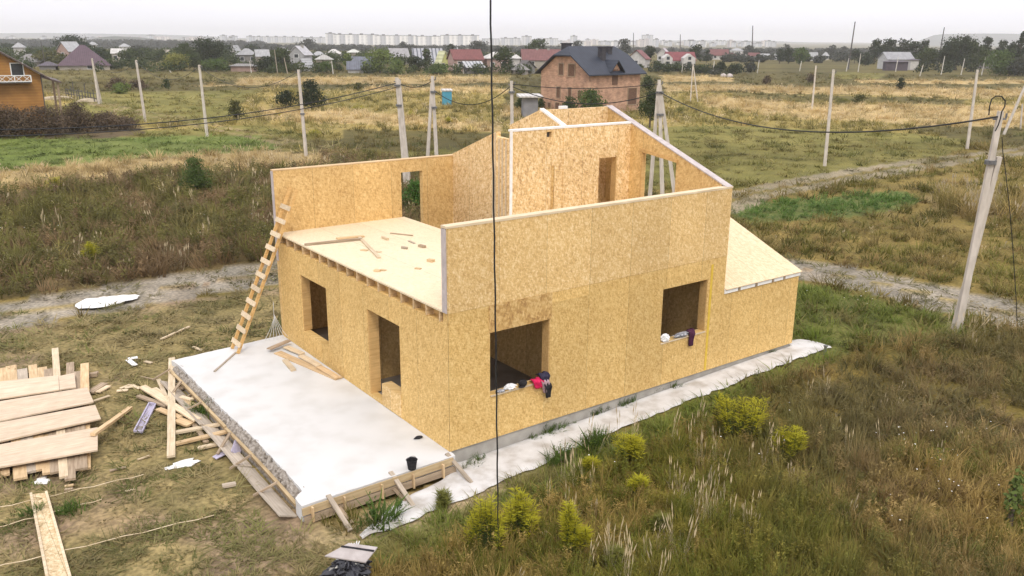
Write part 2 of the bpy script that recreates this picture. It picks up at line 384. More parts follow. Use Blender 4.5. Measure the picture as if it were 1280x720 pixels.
m = MB(); m.bar((X1-T/2, 0, gtop(0)+.015), (X1-T/2, W/2, gtop(W/2)+.015), T+.04, .03); m.bar((X1-T/2, W/2, gtop(W/2)+.015), (X1-T/2, W, gtop(W)+.015), T+.04, .03)
H(m, 'gable_plate', 'foam_grey')
m = MB(); m.bar((X1-T-.015, 1.70, 5.20), (X1-T-.015, 3.12, 5.36), .03, .09); H(m, 'opening_lintel', 'honey')
m = MB(); m.box(X1-T-.02, 3.0, 3.1, X1-T+.1, 3.047, 5.34); H(m, 'opening_reveal', 'honey')
# partition with gable head at XP
def tp(u, s):
    if abs(u-5.87) < .01: return 5.52 if s == 1 else gtop(5.87)
    if abs(u-6.5) < .01: return gtop(6.5) if s == 1 else 5.54
    return gtop(u)
us = [YM-.02, W/2, 5.87, 6.5, 6.72, W-T]
m = MB(); wallgrid(m, us, [Z0, 4.7, None], lambda i, j: True, fy, XP, XP+.14, top=tp)
for yy in (5.87, 6.5): m.box(XP+.001, yy-.004, 5.5, XP+.139, yy+.004, gtop(yy)-.005)
H(m, 'partition_wall', 'osb_bright', 'gable-headed partition with a notch in its top')
m = MB()
for y in (6.02, 6.2, 6.36, 6.56, 6.68): m.box(XP-.02, y-.03, 3.0, XP-.003, y+.03, (5.5 if y < 6.5 else gtop(y)-.01))
H(m, 'batten', 'pale_board')
m = MB(); m.bar((XP+.07, YM+.02, ZM+.0), (XP+.07, W/2, ZR-.005), .13, .05); H(m, 'foam_edge', 'foam')
# cross wall parallel to the side wall
us = [XC, 5.26, 5.42, 5.44, 5.52, 7.1, 7.76, X1-T]; zs = [3.0, 3.96, 5.09, 5.16, 5.83, 5.97, ZM-.04]
m = MB(); wallgrid(m, us, zs, holes(us, zs, [(7.1, 7.76, 3.0, 5.16), (5.26, 5.42, 5.83, 5.97)]), fx, YM, YM+.14)
m.box(XC, YM, .0, X1-T, YM+.14, 2.95)
H(m, 'cross_wall', 'osb_bright', 'upper cross wall with a door opening')
m = MB(); m.box(5.24, YM+.09, 5.81, 5.44, YM+.2, 5.99); H(m, 'hole_shade_block', 'dark_wood')  # added dark block behind the small hole, its colour stands in for shade
m = MB(); m.box(5.43, YM-.012, 3.9, 5.53, YM-.002, 5.09); H(m, 'cover_strip', 'osb_lintel')
m = MB(); m.box(XC-.03, YM-.015, ZM-.038, X1-T, YM+.15, ZM+.01); m.box(XC-.03, YM-.012, 3.0, XC-.002, YM+.075, ZM-.04); H(m, 'foam_edge', 'foam')
m = MB(); m.box(7.735, YM+.005, 3.01, 7.757, YM+.2, 5.15); H(m, 'opening_reveal', 'honey')
m = MB(); m.box(7.62, YM-.3, 3.0, 7.66, YM-.24, 3.32); H(m, 'stub_post', 'pine')
# ridge wall of the end room
m = MB(); m.box(XP+.145, W/2-.06, 2.99, X1-T-.005, W/2+.015, ZR-.03); H(m, 'spine_wall', 'osb_bright', 'ridge wall behind the cross wall')
# interior walls and floor, ground storey
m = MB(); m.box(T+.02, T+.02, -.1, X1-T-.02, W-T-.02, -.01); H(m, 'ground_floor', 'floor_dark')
m = MB(); m.box(3.84, T, -.01, 3.98, 4.2, 2.72); H(m, 'partition_wall', 'osb_in')
m = MB(); m.box(T, 4.28, -.01, 3.84, 4.42, 2.72); H(m, 'partition_wall', 'osb_in')
m = MB(); m.box(.06, .05, -.55, LL-.06, W-.06, Z0-.012); H(m, 'foundation', 'concrete')
m = MB(); m.box(6.5, W/2-.07, ZR-.028, 6.74, W/2+.03, ZR+.05); H(m, 'ridge_foam_block', 'foam')

# ------------------------------------------------------------------ boards
def bd(name, label, p, q, w, h, mt, group=None, cat='board', tilt=0, parent=None, jag=False):
    """one plank from p to q (centre of its underside), width w, thickness h; grain along local X"""
    p = Vector(p); q = Vector(q); d = q-p; ln = d.length; mb = MB()
    n = 6; b = []; t = []
    # slightly warped plank
    bow = random.uniform(-.006, .006)*ln; wob = [random.uniform(-.02, .02)*w for _ in range(n+1)]
    prev = None
    for i in range(n+1):
        x = ln*i/n; zz = bow*math.sin(math.pi*i/n); a = w/2+wob[i]
        xo = (random.uniform(-.05, .05)*w if i in (0, n) else 0)
        ring = [(x+xo, -a, zz), (x-xo, a, zz), (x-xo, a, zz+h), (x+xo, -a, zz+h)]
        k = len(mb.v); mb.v += ring
        if prev is not None:
            for e in range(4): e2 = (e+1) % 4; mb.f.append((prev+e, prev+e2, k+e2, k+e))
        else: mb.f.append((k+3, k+2, k+1, k))
        prev = k
    mb.f.append((prev, prev+1, prev+2, prev+3))
    o = mb.build(name, M[mt])
    if parent is not None: o.parent = parent
    o.location = p; o.rotation_mode = 'XYZ'
    dx = d.normalized(); yaw = math.atan2(dx.y, dx.x); pit = math.asin(max(-1, min(1, dx.z)))
    o.rotation_euler = (Matrix.Rotation(yaw, 3, 'Z') @ Matrix.Rotation(-pit, 3, 'Y') @ Matrix.Rotation(tilt, 3, 'X')).to_euler()
    if parent is None: tag(o, label, cat, group)
    return o
def pb(label, a, b, w, h, mt, za=None, zb=None, group=None, name='board', cat='board', tilt=0):
    pa = at(a[0], a[1], za) if za is not None else at(*a); q = at(b[0], b[1], zb if zb is not None else za) if (zb is not None or za is not None) else at(*b)
    return bd(name, label, pa, q, w, h, mt, group, cat, tilt)
def quad(name, label, pts, z, h, mt, cat='board', group=None):
    P = [at(x, y, z) for x, y in pts]; c = sum(P, Vector())/len(P)
    dx = (P[1]-P[0]); yaw = math.atan2(dx.y, dx.x); R = Matrix.Rotation(-yaw, 3, 'Z')
    Q = [R @ (p-c) for p in P]; mb = MB()
    mb.hexa([(q.x, q.y, 0) for q in Q][::-1], [(q.x, q.y, h) for q in Q][::-1])
    o = mb.build(name, M[mt]); o.location = (c.x, c.y, z-h); o.rotation_euler = (0, 0, yaw); return tag(o, label, cat, group)

# patio slab, rough rim
def roughsheet(name, poly, z, h, mt, step=.12, jit=.02, kind=None, label=None):
    """slab with a slightly ragged outline"""
    out = []
    for i in range(len(poly)):
        a = Vector(poly[i]); b = Vector(poly[(i+1) % len(poly)]); n = max(1, int((b-a).length/step))
        for k in range(n):
            p = a.lerp(b, k/n); out.append((p.x+random.uniform(-jit, jit), p.y+random.uniform(-jit, jit)))
    mb = MB()
    zf = z if callable(z) else (lambda x, y: z)
    mb.hexa([(x, y, zf(x, y)-h) for x, y in out], [(x, y, zf(x, y)) for x, y in out])
    o = mb.build(name, M[mt]); tag(o, label, None, None, kind); return o
roughsheet('patio', [(-3.38, -.22), (0.02, -.2), (0.02, W), (-3.2, W-.25), (-3.14, W-.6), (-3.13, 5), (-3.08, 3), (-3.14, .3), (-3.36, .12)], -.065, .33, 'slab', kind='structure', jit=.012)
# crumbling rim of rough concrete along the patio
mb = MB(); nx, ny = 5, 110
for j in range(ny+1):
    for i in range(nx+1):
        y = -.15+j*(8.7)/ny; x = -3.30+.22*i/nx+random.uniform(-.03, .03)
        z = -.085-.03*(4-i)-.05*random.random() - (.1 if random.random() < .12 else 0)
        mb.v.append((x, y, z))
for j in range(ny):
    for i in range(nx):
        a = j*(nx+1)+i; mb.f.append((a, a+1, a+nx+2, a+nx+1))
for j in range(ny):
    a = j*(nx+1); k = len(mb.v); mb.v += [(-3.31, -.15+j*8.7/ny, -.45), (-3.31, -.15+(j+1)*8.7/ny, -.45)]; mb.f.append((a, a+nx+1, k+1, k))
o = mb.build('patio_rim', M['rubble']); tag(o, kind='structure')
# formwork on the left long edge
fwk = thing('formwork', 'long weathered timber formwork with struts along the left edge of the white patio', 'formwork', (-3.5, 0, G0), world=True)
def fb(par, nm, p, q, w, h, mt, tilt=0):
    lo = Vector(par.location); return bd(nm, None, Vector(p)-lo, Vector(q)-lo, w, h, mt, parent=par, tilt=tilt)
fb(fwk, 'rail', (-3.36, .1, -.26), (-3.34, 4.1, -.26), .17, .06, 'formply', tilt=rad(70))
fb(fwk, 'rail', (-3.34, 4.15, -.24), (-3.36, 8.45, -.26), .16, .06, 'formply', tilt=rad(72))
fb(fwk, 'apron_board', (-3.57, .0, -.34), (-3.55, 2.3, -.34), .36, .03, 'form_pale', tilt=rad(22))
fb(fwk, 'apron_board', (-3.56, 2.4, -.34), (-3.54, 4.7, -.34), .36, .03, 'form_pale', tilt=rad(20))
fb(fwk, 'apron_board', (-3.55, 4.8, -.34), (-3.57, 8.0, -.34), .38, .03, 'form_pale', tilt=rad(24))
for y, dy in ((.9, .25), (2.3, .2), (3.6, -.3), (5.6, .3), (7.2, -.25), (8.2, .2)):
    fb(fwk, 'strut', (-3.80, y+dy, -.36), (-3.40, y, -.09), .06, .035, 'old_board')
fwf = thing('formwork', 'timber formwork boards with three sloping props at the front edge of the patio', 'formwork', (-1.5, -.25, G0), world=True)
fb(fwf, 'form_board', (-3.40, -.262, -.17), (-.1, -.255, -.13), .15, .03, 'formply', tilt=rad(86))
fb(fwf, 'form_board', (-3.38, -.295, -.34), (-.05, -.285, -.31), .15, .03, 'old_board', tilt=rad(86))
for x in (-3.2, -2.55, -1.75, -1.05, -.35): fb(fwf, 'cleat', (x, -.32, -.40), (x, -.32, -.10), .08, .035, 'pine')
for (a, b) in (((409, 619), (438, 664)), ((487, 590), (518, 636)), ((557, 567), (591, 607))):
    p = at(a[0], a[1], -.06); q = at(b[0], b[1]); p.y -= .03
    fb(fwf, 'prop', q, p, .09, .04, 'grey_board')
for (a, b) in (((421, 632), (440, 655)), ((491, 611), (512, 632))):
    fb(fwf, 'strut', at(b[0], b[1]), at(a[0], a[1], -.3), .07, .03, 'old_board')

# boards beside the wall on the patio
S = -.063
pb('short dark plank lying across the ends of boards at the foot of the patio wall', (336, 437), (362, 426), .16, .03, 'old_board', S+.08, S+.12)
pb('longest tan plank on the patio under the smaller boards along the wall', (347, 441), (424, 474), .24, .03, 'pine', S, S)
pb('pale plank second from the crossing plank beside the patio wall', (357, 434), (378, 443), .18, .03, 'pale_board', S+.035, S+.035)
pb('pale short plank midway along the board heap at the patio wall', (376, 445), (399, 458), .18, .03, 'pale_board', S+.035, S+.035)
pb('pale plank at the near end of the board heap by the door', (399, 459), (423, 473), .17, .03, 'pine', S+.037, S+.037)
pb('short yellowish offcut leaning out from the board heap onto the patio', (356, 451), (367, 464), .14, .05, 'pale_board', S, S)
pb('thin dark batten lying on the patio from the ladder foot to the rim', (268, 465), (295, 441), .05, .03, 'grey_board', S, S, name='batten', cat='batten')
# ladder
lad = thing('ladder', 'long homemade wooden ladder leaning on the deck edge at the corner of the house', 'ladder', (-1.58, 8.5, -.065), world=True)
def rail_pt(t, y): return Vector((-1.58+2.0*t, y, -.055+4.33*t))
for y in (8.28, 8.75):
    mb = MB(); mb.bar(rail_pt(0, y), rail_pt(1, y), .045, .085, (1, 0, 0)); mb.build('stile', M['honey'], lad)
for k in range(11):
    t = .05+k*.083
    mb = MB(); a = rail_pt(t, 8.20); b = rail_pt(t, 8.83); off = Vector((-.045, 0, .02)); mb.bar(a+off, b+off, .035, .13, (1, 0, 2.2)); mb.build('rung', M['pale_board'], lad)
# white wire bundle at the corner
wb = thing('wire_bundle', 'fan of stiff white wires standing by the far left house corner', 'wire bundle', at(347, 424, S), world=True)
ap = at(342, 404, S) ; ap = Vector((wb.location.x-.02, wb.location.y+.1, .55))
mb = MB()
for k in range(7):
    t = k/6; q = wb.location+Vector((-.33+.62*t, .12-.3*t, .005)); mb.tube([ap+Vector((0, 0, .02*k)), ap.lerp(q, .55)+Vector((0, 0, -.04)), q], .007, 4)
mb.tube([ap+Vector((0, 0, -.02)), ap+Vector((0.01, 0, .5))], .008, 5); mb.build('wire', noisy('galvanised_wire', (.5, .5, .5), (.68, .68, .68), 9, .5), wb)

# bucket and small dark things on the patio
def lathe(prof, c, n=20):
    mb = MB(); c = Vector(c); rings = []
    for r, z in prof:
        k = len(mb.v); rings.append(k); mb.v += [(c.x+r*math.cos(2*math.pi*j/n), c.y+r*math.sin(2*math.pi*j/n), c.z+z) for j in range(n)]
    for a, b in zip(rings, rings[1:]):
        for j in range(n): j2 = (j+1) % n; mb.f.append((a+j, a+j2, b+j2, b+j))
    mb.f.append(tuple(rings[0]+j for j in range(n))[::-1]); return mb
c = at(515, 586, S)
bk = thing('bucket', 'small black bucket at the front edge of the white patio', 'bucket', c, world=True)
lathe([(.08, 0), (.11, .2), (.12, .205), (.105, .205), (.08, .03), (.0, .03)], c).build('pail', M['black'], bk, smooth=False)
mb = MB(); mb.tube([c+Vector((.11*math.cos(t), .03, .20+.06*math.sin(t))) for t in [math.pi*k/8 for k in range(9)]], .006, 5); mb.build('handle', M['steel'], bk)
def blob(name, label, cat, c, r, mt, seed=0, group=None, parent=None, rough=.35, n=18, crumple=0.0):
    mb = MB(); c = Vector(c); rx, ry, rz = r; rr = random.Random(seed)
    ph = [rr.uniform(0, 6.28) for _ in range(6)]
    m_ = n//2
    for i in range(m_+1):
        th = math.pi*i/m_
        for j in range(n):
            p = 2*math.pi*j/n
            k = 1+rough*(.5*math.sin(3*p+ph[0]+2*th)+.3*math.sin(5*p+ph[1]-3*th)+.3*math.sin(4*th+ph[2]+p)+.2*math.sin(9*p+ph[3]))*math.sin(th)
            z = math.cos(th)
            if crumple: k *= 1+crumple*(2*abs(fbm(3.1*p+seed, 4.2*th, seed, 3)-.5)*4-1)*math.sin(th)**.5
            mb.v.append((c.x+rx*k*math.sin(th)*math.cos(p), c.y+ry*k*math.sin(th)*math.sin(p), max(c.z+rz*z*(1+.15*rough*math.sin(3*p)), c.z-rz*.8)))
    for i in range(m_):
        for j in range(n): j2 = (j+1) % n; mb.f.append((i*n+j, (i+1)*n+j, (i+1)*n+j2, i*n+j2))
    o = mb.build(name, M[mt], parent, origin=None if parent else c, smooth=not crumple)
    if parent is None: tag(o, label, cat, group)
    return o
cc = at(523, 548, S); blob('glove', 'dark crumpled glove lying on the white patio near the wall', 'glove', (cc.x, cc.y, S+.025), (.10, .05, .03), 'black', 3)
# cloths and bags on the sills
def drape(name, mt, parent, x0, x1, ztop, zlow, y0=T*.6, out=-.05, seed=0):
    """cloth folded over a sill: lies on the sill and hangs down outside"""
    rr = random.Random(seed); mb = MB(); nx = 12; prof = []
    for t in range(9):
        s = t/8
        if s < .4: prof.append((y0+(out-y0)*s/.4, ztop+.03+.03*math.sin(math.pi*s/.4)))
        else: prof.append((out-.02-.02*math.sin(6*s), ztop+.03-(ztop-zlow+.03)*(s-.4)/.6))
    a = rr.uniform(0, 6)
    for back in (0, 1):
        for i in range(nx+1):
            u = i/nx
            for (y, z) in prof:
                narrow = 1-.35*max(0, (ztop-z)/(ztop-zlow+.01))
                xm = (x0+x1)/2; x = xm+(x0+(x1-x0)*u-xm)*narrow+.01*math.sin(9*z+a)
                d = .018*math.sin(14*u+a)+.01*math.sin(23*u+2*a)
                mb.v.append((x, y-d-(0 if back else .035), z+(0 if back else .03)+.012*math.sin(10*u+a)))
    n = 9; K = (nx+1)*n
    for i in range(nx):
        for j in range(n-1):
            q = (i*n+j, i*n+j+1, (i+1)*n+j+1, (i+1)*n+j); mb.f.append(q); mb.f.append(tuple(K+v for v in q[::-1]))
    for j in range(n-1): mb.f.append((j, K+j, K+j+1, j+1)); e = nx*n; mb.f.append((e+j, e+j+1, K+e+j+1, K+e+j))
    for i in range(nx): mb.f.append((i*n, (i+1)*n, K+(i+1)*n, K+i*n)); e = n-1; mb.f.append((i*n+e, K+i*n+e, K+(i+1)*n+e, (i+1)*n+e))
    return mb.build(name, M[mt], parent, smooth=True)
jk = thing('jacket', 'red and navy jacket with pink lining hung over the corner of the nearer window sill', 'jacket', (2.4, 0, .96), world=True)
drape('sleeve', 'red', jk, 2.14, 2.42, .97, .84, seed=1); drape('body', 'navy', jk, 2.34, 2.58, 1.06, .88, seed=2); drape('lining', 'pinkgrey', jk, 2.36, 2.56, .93, .70, out=-.075, seed=3); drape('hem', 'black', jk, 2.42, 2.60, .84, .58, y0=-.02, out=-.10, seed=4)
cp_ = thing('cap', 'round black cap on the nearer window sill', 'cap', (1.92, .02, .96), world=True)
blob('crown', None, None, (1.92, .02, 1.03), (.105, .10, .075), 'black', 5, parent=cp_, rough=.05); 
blob('peak', None, None, (1.84, -.05, .985), (.08, .07, .012), 'black', 6, parent=cp_, rough=.05)
bg = blob('plastic_bag', 'crumpled white bag beside the black cap on the nearer window sill', 'bag', (1.58, .03, 1.02), (.12, .08, .07), 'whiteplastic', 7, crumple=.3, n=30)
blob('rag', 'small grey rag at the left end of the nearer window sill', 'rag', (1.32, .03, .985), (.12, .06, .03), 'greycloth', 8)
blob('plastic_bag', 'white bag at the left end of the farther window sill', 'bag', (6.35, .03, 1.16), (.13, .08, .11), 'whiteplastic', 9, crumple=.3, n=30)
blob('rag', 'grey mottled cloth heap in the middle of the farther window sill', 'rag', (6.95, .02, 1.13), (.24, .07, .07), 'greycloth', 10, crumple=.35, n=30)
sc_ = thing('scarf', 'dark plum garment hanging from the farther window sill', 'garment', (7.2, 0, 1.07), world=True)
drape('cloth', 'plum', sc_, 7.12, 7.32, 1.13, .80, seed=5)

# litter on the upper deck
D3 = 3.002
pb('long dark batten lying across the upper deck', (381, 307), (452, 300), .09, .05, 'old_board', D3, D3, name='batten', cat='batten')
pb('tan plank beside the long batten on the upper deck', (421, 299), (455, 296), .14, .04, 'pine', D3, D3)
pb('thin board pointing at the camera on the upper deck', (449, 297), (474, 323), .09, .035, 'pale_board', D3, D3)
pb('thin stick near the back of the upper deck', (488, 292), (516, 295), .04, .03, 'old_board', D3, D3, name='stick', cat='stick')
for i, (x, y, l) in enumerate(((481, 299, 'dark wood scrap behind the pointing board on the upper deck'), (471, 339, 'square wood offcut near the front edge of the upper deck'), (478, 338, 'small pale chip beside the square offcut on the upper deck'),
        (522, 336, 'curled pale offcut near the parapet on the upper deck'), (527, 309, 'flat grey offcut in the middle of the upper deck'), (514, 303, 'folded scrap in the centre back of the upper deck'), (472, 315, 'crumpled scrap beside the pointing board on the deck'), (455, 313, 'small flat scrap left of the pointing board on the deck'), (538, 327, 'thin pale sliver close to the parapet on the deck'), (505, 311, 'tiny pale chip in the centre of the upper deck'))):
    a = random.uniform(-15, 15); w_ = random.uniform(.05, .11)
    pb(l, (x-3, y-1+a*.05), (x+4, y+1-a*.05), w_, random.choice((.02, .04, .06)), random.choice(('grey_board', 'pine', 'pale_board', 'old_board')), D3, D3, name='offcut', cat='offcut')

# ------------------------------------------------------------------ lumber stack at the left
GZ = G0+.01
lower = [((3, 462), (5, 596)), ((14, 459), (26, 600)), ((28, 463), (37, 592)), ((41, 458), (51, 589)), ((53, 461), (61, 593)), ((61, 463), (71, 592)), ((88, 455), (88, 601)), ((98, 466), (101, 588)), ((-14, 460), (-12, 597)), ((-30, 464), (-28, 600))]
for i, (a, b) in enumerate(lower):
    pb('weathered board lying under the wide sheets with only its ends showing', a, b, random.uniform(.19, .26), .05, random.choice(('old_board', 'pine', 'grey_board')), G0+.10+.01*(i % 3), G0+.10, group='boards under the wide sheets')
pb('long narrow board sticking out farthest from the top of the lumber stack', (69, 437), (80, 598), .17, .05, 'pale_board', G0+.17, G0+.12)
pb('loose board at the right end of the lumber stack standing proud', (106, 456), (107, 588), .2, .05, 'pine', G0+.16, G0+.05)
for x, l in ((0, 'left'), (1, 'right')):
    pass
pb('bearer under the far end of the lumber stack', (-40, 487), (122, 470), .12, .1, 'old_board', G0, G0, name='bearer', cat='bearer')
pb('bearer under the near end of the lumber stack', (-40, 580), (116, 560), .12, .1, 'old_board', G0, G0, name='bearer', cat='bearer')
TZ = G0+.26
quad('sheet', 'farthest wide sheet on top of the lumber stack', [(-60, 483), (73, 469), (74, 487), (-60, 507)], TZ, .035, 'wide_ply', 'sheet')
quad('sheet', 'small square sheet beside the farthest wide sheet on the stack', [(73.5, 470), (93, 466), (95, 484), (74.5, 487)], TZ+.01, .03, 'wide_ply', 'sheet')
quad('sheet', 'second wide sheet from the back on the lumber stack', [(-60, 511), (109, 484), (117, 502), (-60, 538)], TZ+.03, .035, 'wide_ply', 'sheet')
quad('sheet', 'second wide sheet from the front on the lumber stack', [(-60, 539), (119, 506), (126, 523), (-60, 565)], TZ+.0, .035, 'wide_ply', 'sheet')
quad('sheet', 'nearest wide sheet on the lumber stack', [(-60, 566), (122, 534), (122, 562), (-60, 594)], TZ+.02, .035, 'wide_ply', 'sheet')
pb('narrow board resting with one end on the nearest wide sheet', (116, 545), (163, 511), .12, .06, 'pine', TZ+.04, G0+.02)
pb('short board stub beside the right end of the second sheet', (112, 492), (131, 480), .2, .04, 'old_board', G0+.02, G0+.02)
pb('pale offcut behind the short board stub by the stack', (122, 491), (136, 483), .14, .03, 'pale_board', G0+.02, G0+.02)
pb('thin pale lath sticking out right of the second sheet', (116, 502), (137, 495), .08, .02, 'pale_board', G0+.05, G0+.02, name='lath', cat='lath')
pb('short stub of board behind the stack at its right end', (112, 469), (123, 466), .1, .04, 'old_board', G0+.05, G0+.05)
# ------------------------------------------------------------------ scrap pile near the patio corner
g = G0+.02
pb('long pale board lying on top of the scrap pile', (215, 449), (214, 572), .17, .05, 'pale_board', g+.16, g+.05)
pb('knotty pale plank lying slantwise under the long board', (178, 484), (247, 526), .19, .04, 'pale_board', g+.1, g+.1)
pb('grey brown plank pointing into the scrap pile from the left', (173, 496), (209, 509), .12, .05, 'old_board', g+.01, g+.03)
pb('wide splintered pale board at the back of the scrap pile', (189, 487), (211, 503), .28, .03, 'pale_board', g+.05, g+.05)
pb('upright stub of board at the back of the scrap pile', (198, 475), (207, 496), .1, .04, 'pale_board', g+.04, g+.05)
o = thing('metal_tray', 'shallow lilac grey metal tray lying left of the scrap pile', 'tray', at(181, 526), world=True)
P = [at(187, 506.5), at(195, 508), at(178, 543), at(168, 542)]
P = [p+Vector((0, 0, .02)) for p in P]; mb = MB(); mb.hexa(P[::-1], [p+Vector((0, 0, .015)) for p in P[::-1]]); mb.build('base', M['lilac'], o)
mb = MB()
for a, b in ((0, 1), (1, 2), (2, 3), (3, 0)): mb.bar(P[a]+Vector((0, 0, .04)), P[b]+Vector((0, 0, .04)), .03, .05)
mb.build('rim', M['lilac'], o)
pb('tan board crossing beneath the long pale board at the pile', (198, 512), (226, 523), .15, .04, 'pine', g+.04, g+.03)
pb('short tan block right of the long pale board', (221, 526), (239, 532), .24, .05, 'pine', g+.02, g+.02)
pb('upper of two long boards reaching from the pile to the formwork', (219, 542), (298, 527), .13, .05, 'pale_board', g+.01, g+.1)
pb('lower of two long boards reaching from the pile to the formwork', (220, 556), (313, 533), .14, .05, 'pine', g+.01, g+.14)
pb('short board alone in front of the two long boards', (247, 562), (273, 556), .12, .05, 'pale_board', g, g)
pb('split tan plank in the middle of the scrap pile', (216, 493), (238, 515), .14, .04, 'pine', g+.06, g+.05)
pb('broad brown plank end lying between pile and formwork', (223, 500), (253, 513), .17, .05, 'pine', g+.04, g+.03)
pb('pale lath leaning from the pile up to the formwork', (239, 500), (258, 483), .1, .03, 'pale_board', g+.02, g+.2)
pb('small pale block at the top right of the scrap pile', (226, 497), (240, 501), .13, .04, 'pale_board', g+.09, g+.09)
pb('brown offcut above the pile beside the long board', (226, 487), (237, 481), .16, .04, 'old_board', g+.02, g+.02)
pb('small light offcut near the top end of the long board', (221, 482), (227, 480), .16, .04, 'pale_board', g+.02, g+.02)
pb('narrow stick slanting below the broad brown plank', (241, 529), (258, 554), .11, .04, 'old_board', g-.01, g-.01, name='stick', cat='stick')
pb('grey plank leaning on the formwork above the pile', (232, 462), (242, 488), .09, .03, 'grey_board', g+.25, g+.02)
pb('dark stick bridging pile and formwork', (235, 496), (250, 487), .05, .03, 'old_board', g+.06, g+.1, name='stick', cat='stick')
pb('lilac metal strip lying flat in the grass by the formwork', (268, 573), (292, 561), .16, .02, 'lilac', g, g+.04, name='metal_strip', cat='metal strip')
pb('lilac metal strip standing on edge against its flat neighbour', (293, 568), (299, 551), .22, .03, 'lilac', g+.05, g+.12, name='metal_strip', cat='metal strip', tilt=rad(50))
for i, (a, b, w_) in enumerate((((146, 489), (160, 488), .12), ((156, 485), (170, 483), .12), ((163, 481), (175, 486), .1), ((150, 486), (163, 481), .08))):
    pb('yellowish wood scrap in the small heap left of the pile', a, b, w_, .02, 'pale_board', g, g, group='scraps in the small yellow heap', name='offcut', cat='offcut')
pb('thin twig like lath above the small yellow heap', (176, 471), (194, 475), .03, .02, 'old_board', g, g, name='lath', cat='lath')
pb('upper arm of the white V shaped scrap on bare ground', (159, 449), (172, 447), .14, .02, 'whiteplastic', g, g, name='offcut', cat='offcut')
pb('lower arm of the white V shaped scrap on bare ground', (160, 450), (169, 457), .14, .02, 'whiteplastic', g, g, name='offcut', cat='offcut')
pb('faint pale chip right of the V shaped scrap', (181, 452), (190, 454), .1, .02, 'pale_board', g, g, name='offcut', cat='offcut')
pb('thin pale stake lying alone in the yard below the track', (201, 425), (237, 409), .07, .04, 'pale_board', g, g, name='stake', cat='stake')
pb('short pale peg by the far corner of the patio', (241, 434), (254, 439), .09, .03, 'pale_board', g, g, name='peg', cat='peg')
pb('weathered sliver at the left of the yard strings', (137, 589), (157, 584), .07, .02, 'old_board', g, g, name='offcut', cat='offcut')
pb('pale sliver above the white rubble in the yard', (172, 575), (187, 570), .05, .02, 'pale_board', g, g, name='offcut', cat='offcut')
pb('upper small block below the lumber stack', (81, 609), (92, 607), .07, .03, 'pine', g, g, name='offcut', cat='offcut')
pb('lower small block below the lumber stack', (81, 613), (91, 612), .07, .03, 'old_board', g, g, name='offcut', cat='offcut')
pb('pale grey pipe piece lying in the grass', (278, 609), (295, 606), .12, .05, 'grey_board', g, g, name='pipe', cat='pipe')
for i, (a, b, l) in enumerate((((-20, 643), (180, 597), 'upper thin string stretched across the yard grass'), ((-20, 668), (128, 628), 'middle thin string on the yard below the stack'), ((-20, 717), (268, 648), 'lowest thin string stretched across the yard grass'), ((157, 618), (170, 615), 'short string remnant right of the middle string'))):
    A = at(*a); B = at(*b); mb = MB(); n = 12
    mb.tube([A.lerp(B, t/n)+Vector((0, 0, .07+.015*math.sin(t*2.1))) for t in range(n+1)], .008, 5)
    tag(mb.build('string', M['pale_board'], None, origin=A), l, 'string')
# long OSB trough board bottom left
tb = thing('trough_board', 'long board with raised edges lying alone at the bottom left', 'board', at(62, 668), world=True)
Q = [at(39, 619, g+.05), at(58, 617, g+.05), at(88, 724, g+.05), at(60, 727, g+.05)]
mb = MB(); mb.hexa(Q[::-1], [q+Vector((0, 0, .02)) for q in Q[::-1]]); mb.build('panel', osb('osb_trough', (.6, .46, .27), (.42, .3, .16), (.75, .62, .42), flat=True), tb)
for a, b in ((0, 3), (1, 2)):
    mb = MB(); mb.bar(Q[a]+Vector((0, 0, .03)), Q[b]+Vector((0, 0, .03)), .045, .06); mb.build('edge_batten', M['pale_board'], tb)
# black bag under a grey sheet at the bottom
bb = thing('rubbish_bag', 'crumpled black plastic bag in the grass at the bottom of the view', 'bag', at(443, 716), world=True)
c = at(437, 727)
blob('bag_body', None, None, c+Vector((0.02, -.02, .0))+Vector((0, 0, .22)), (.33, .27, .33), 'blackbag', 12, parent=bb, rough=.5, n=56, crumple=.22)
mb = MB()
for k in range(5): mb.tube([(.0+.02*k, .1, .40), (-.05+.05*k, .06, .52+.02*(k % 2)), (.02*k, .0, .47)], .008, 4)
bb2 = mb.build('bag_tie', M['whiteplastic'], None); bb2.parent = bb
P = [at(406, 696, .10), at(436, 680, .20), at(472, 685, .17), at(457, 704, .09)]
mb = MB(); mb.hexa(P[::-1], [p+Vector((0, 0, .02)) for p in P[::-1]]); c0 = sum(P, Vector())/4
o = thing('grey_panel', 'bent grey sheet resting on the black plastic bag', 'panel', c0, world=True); mb.build('sheet', M['card'], o)
mb = MB(); mb.bar(P[1].lerp(P[0], .3)+Vector((0, 0, .03)), P[2].lerp(P[3], .3)+Vector((0, 0, .03)), .035, .015); mb.build('slot', M['black'], o)
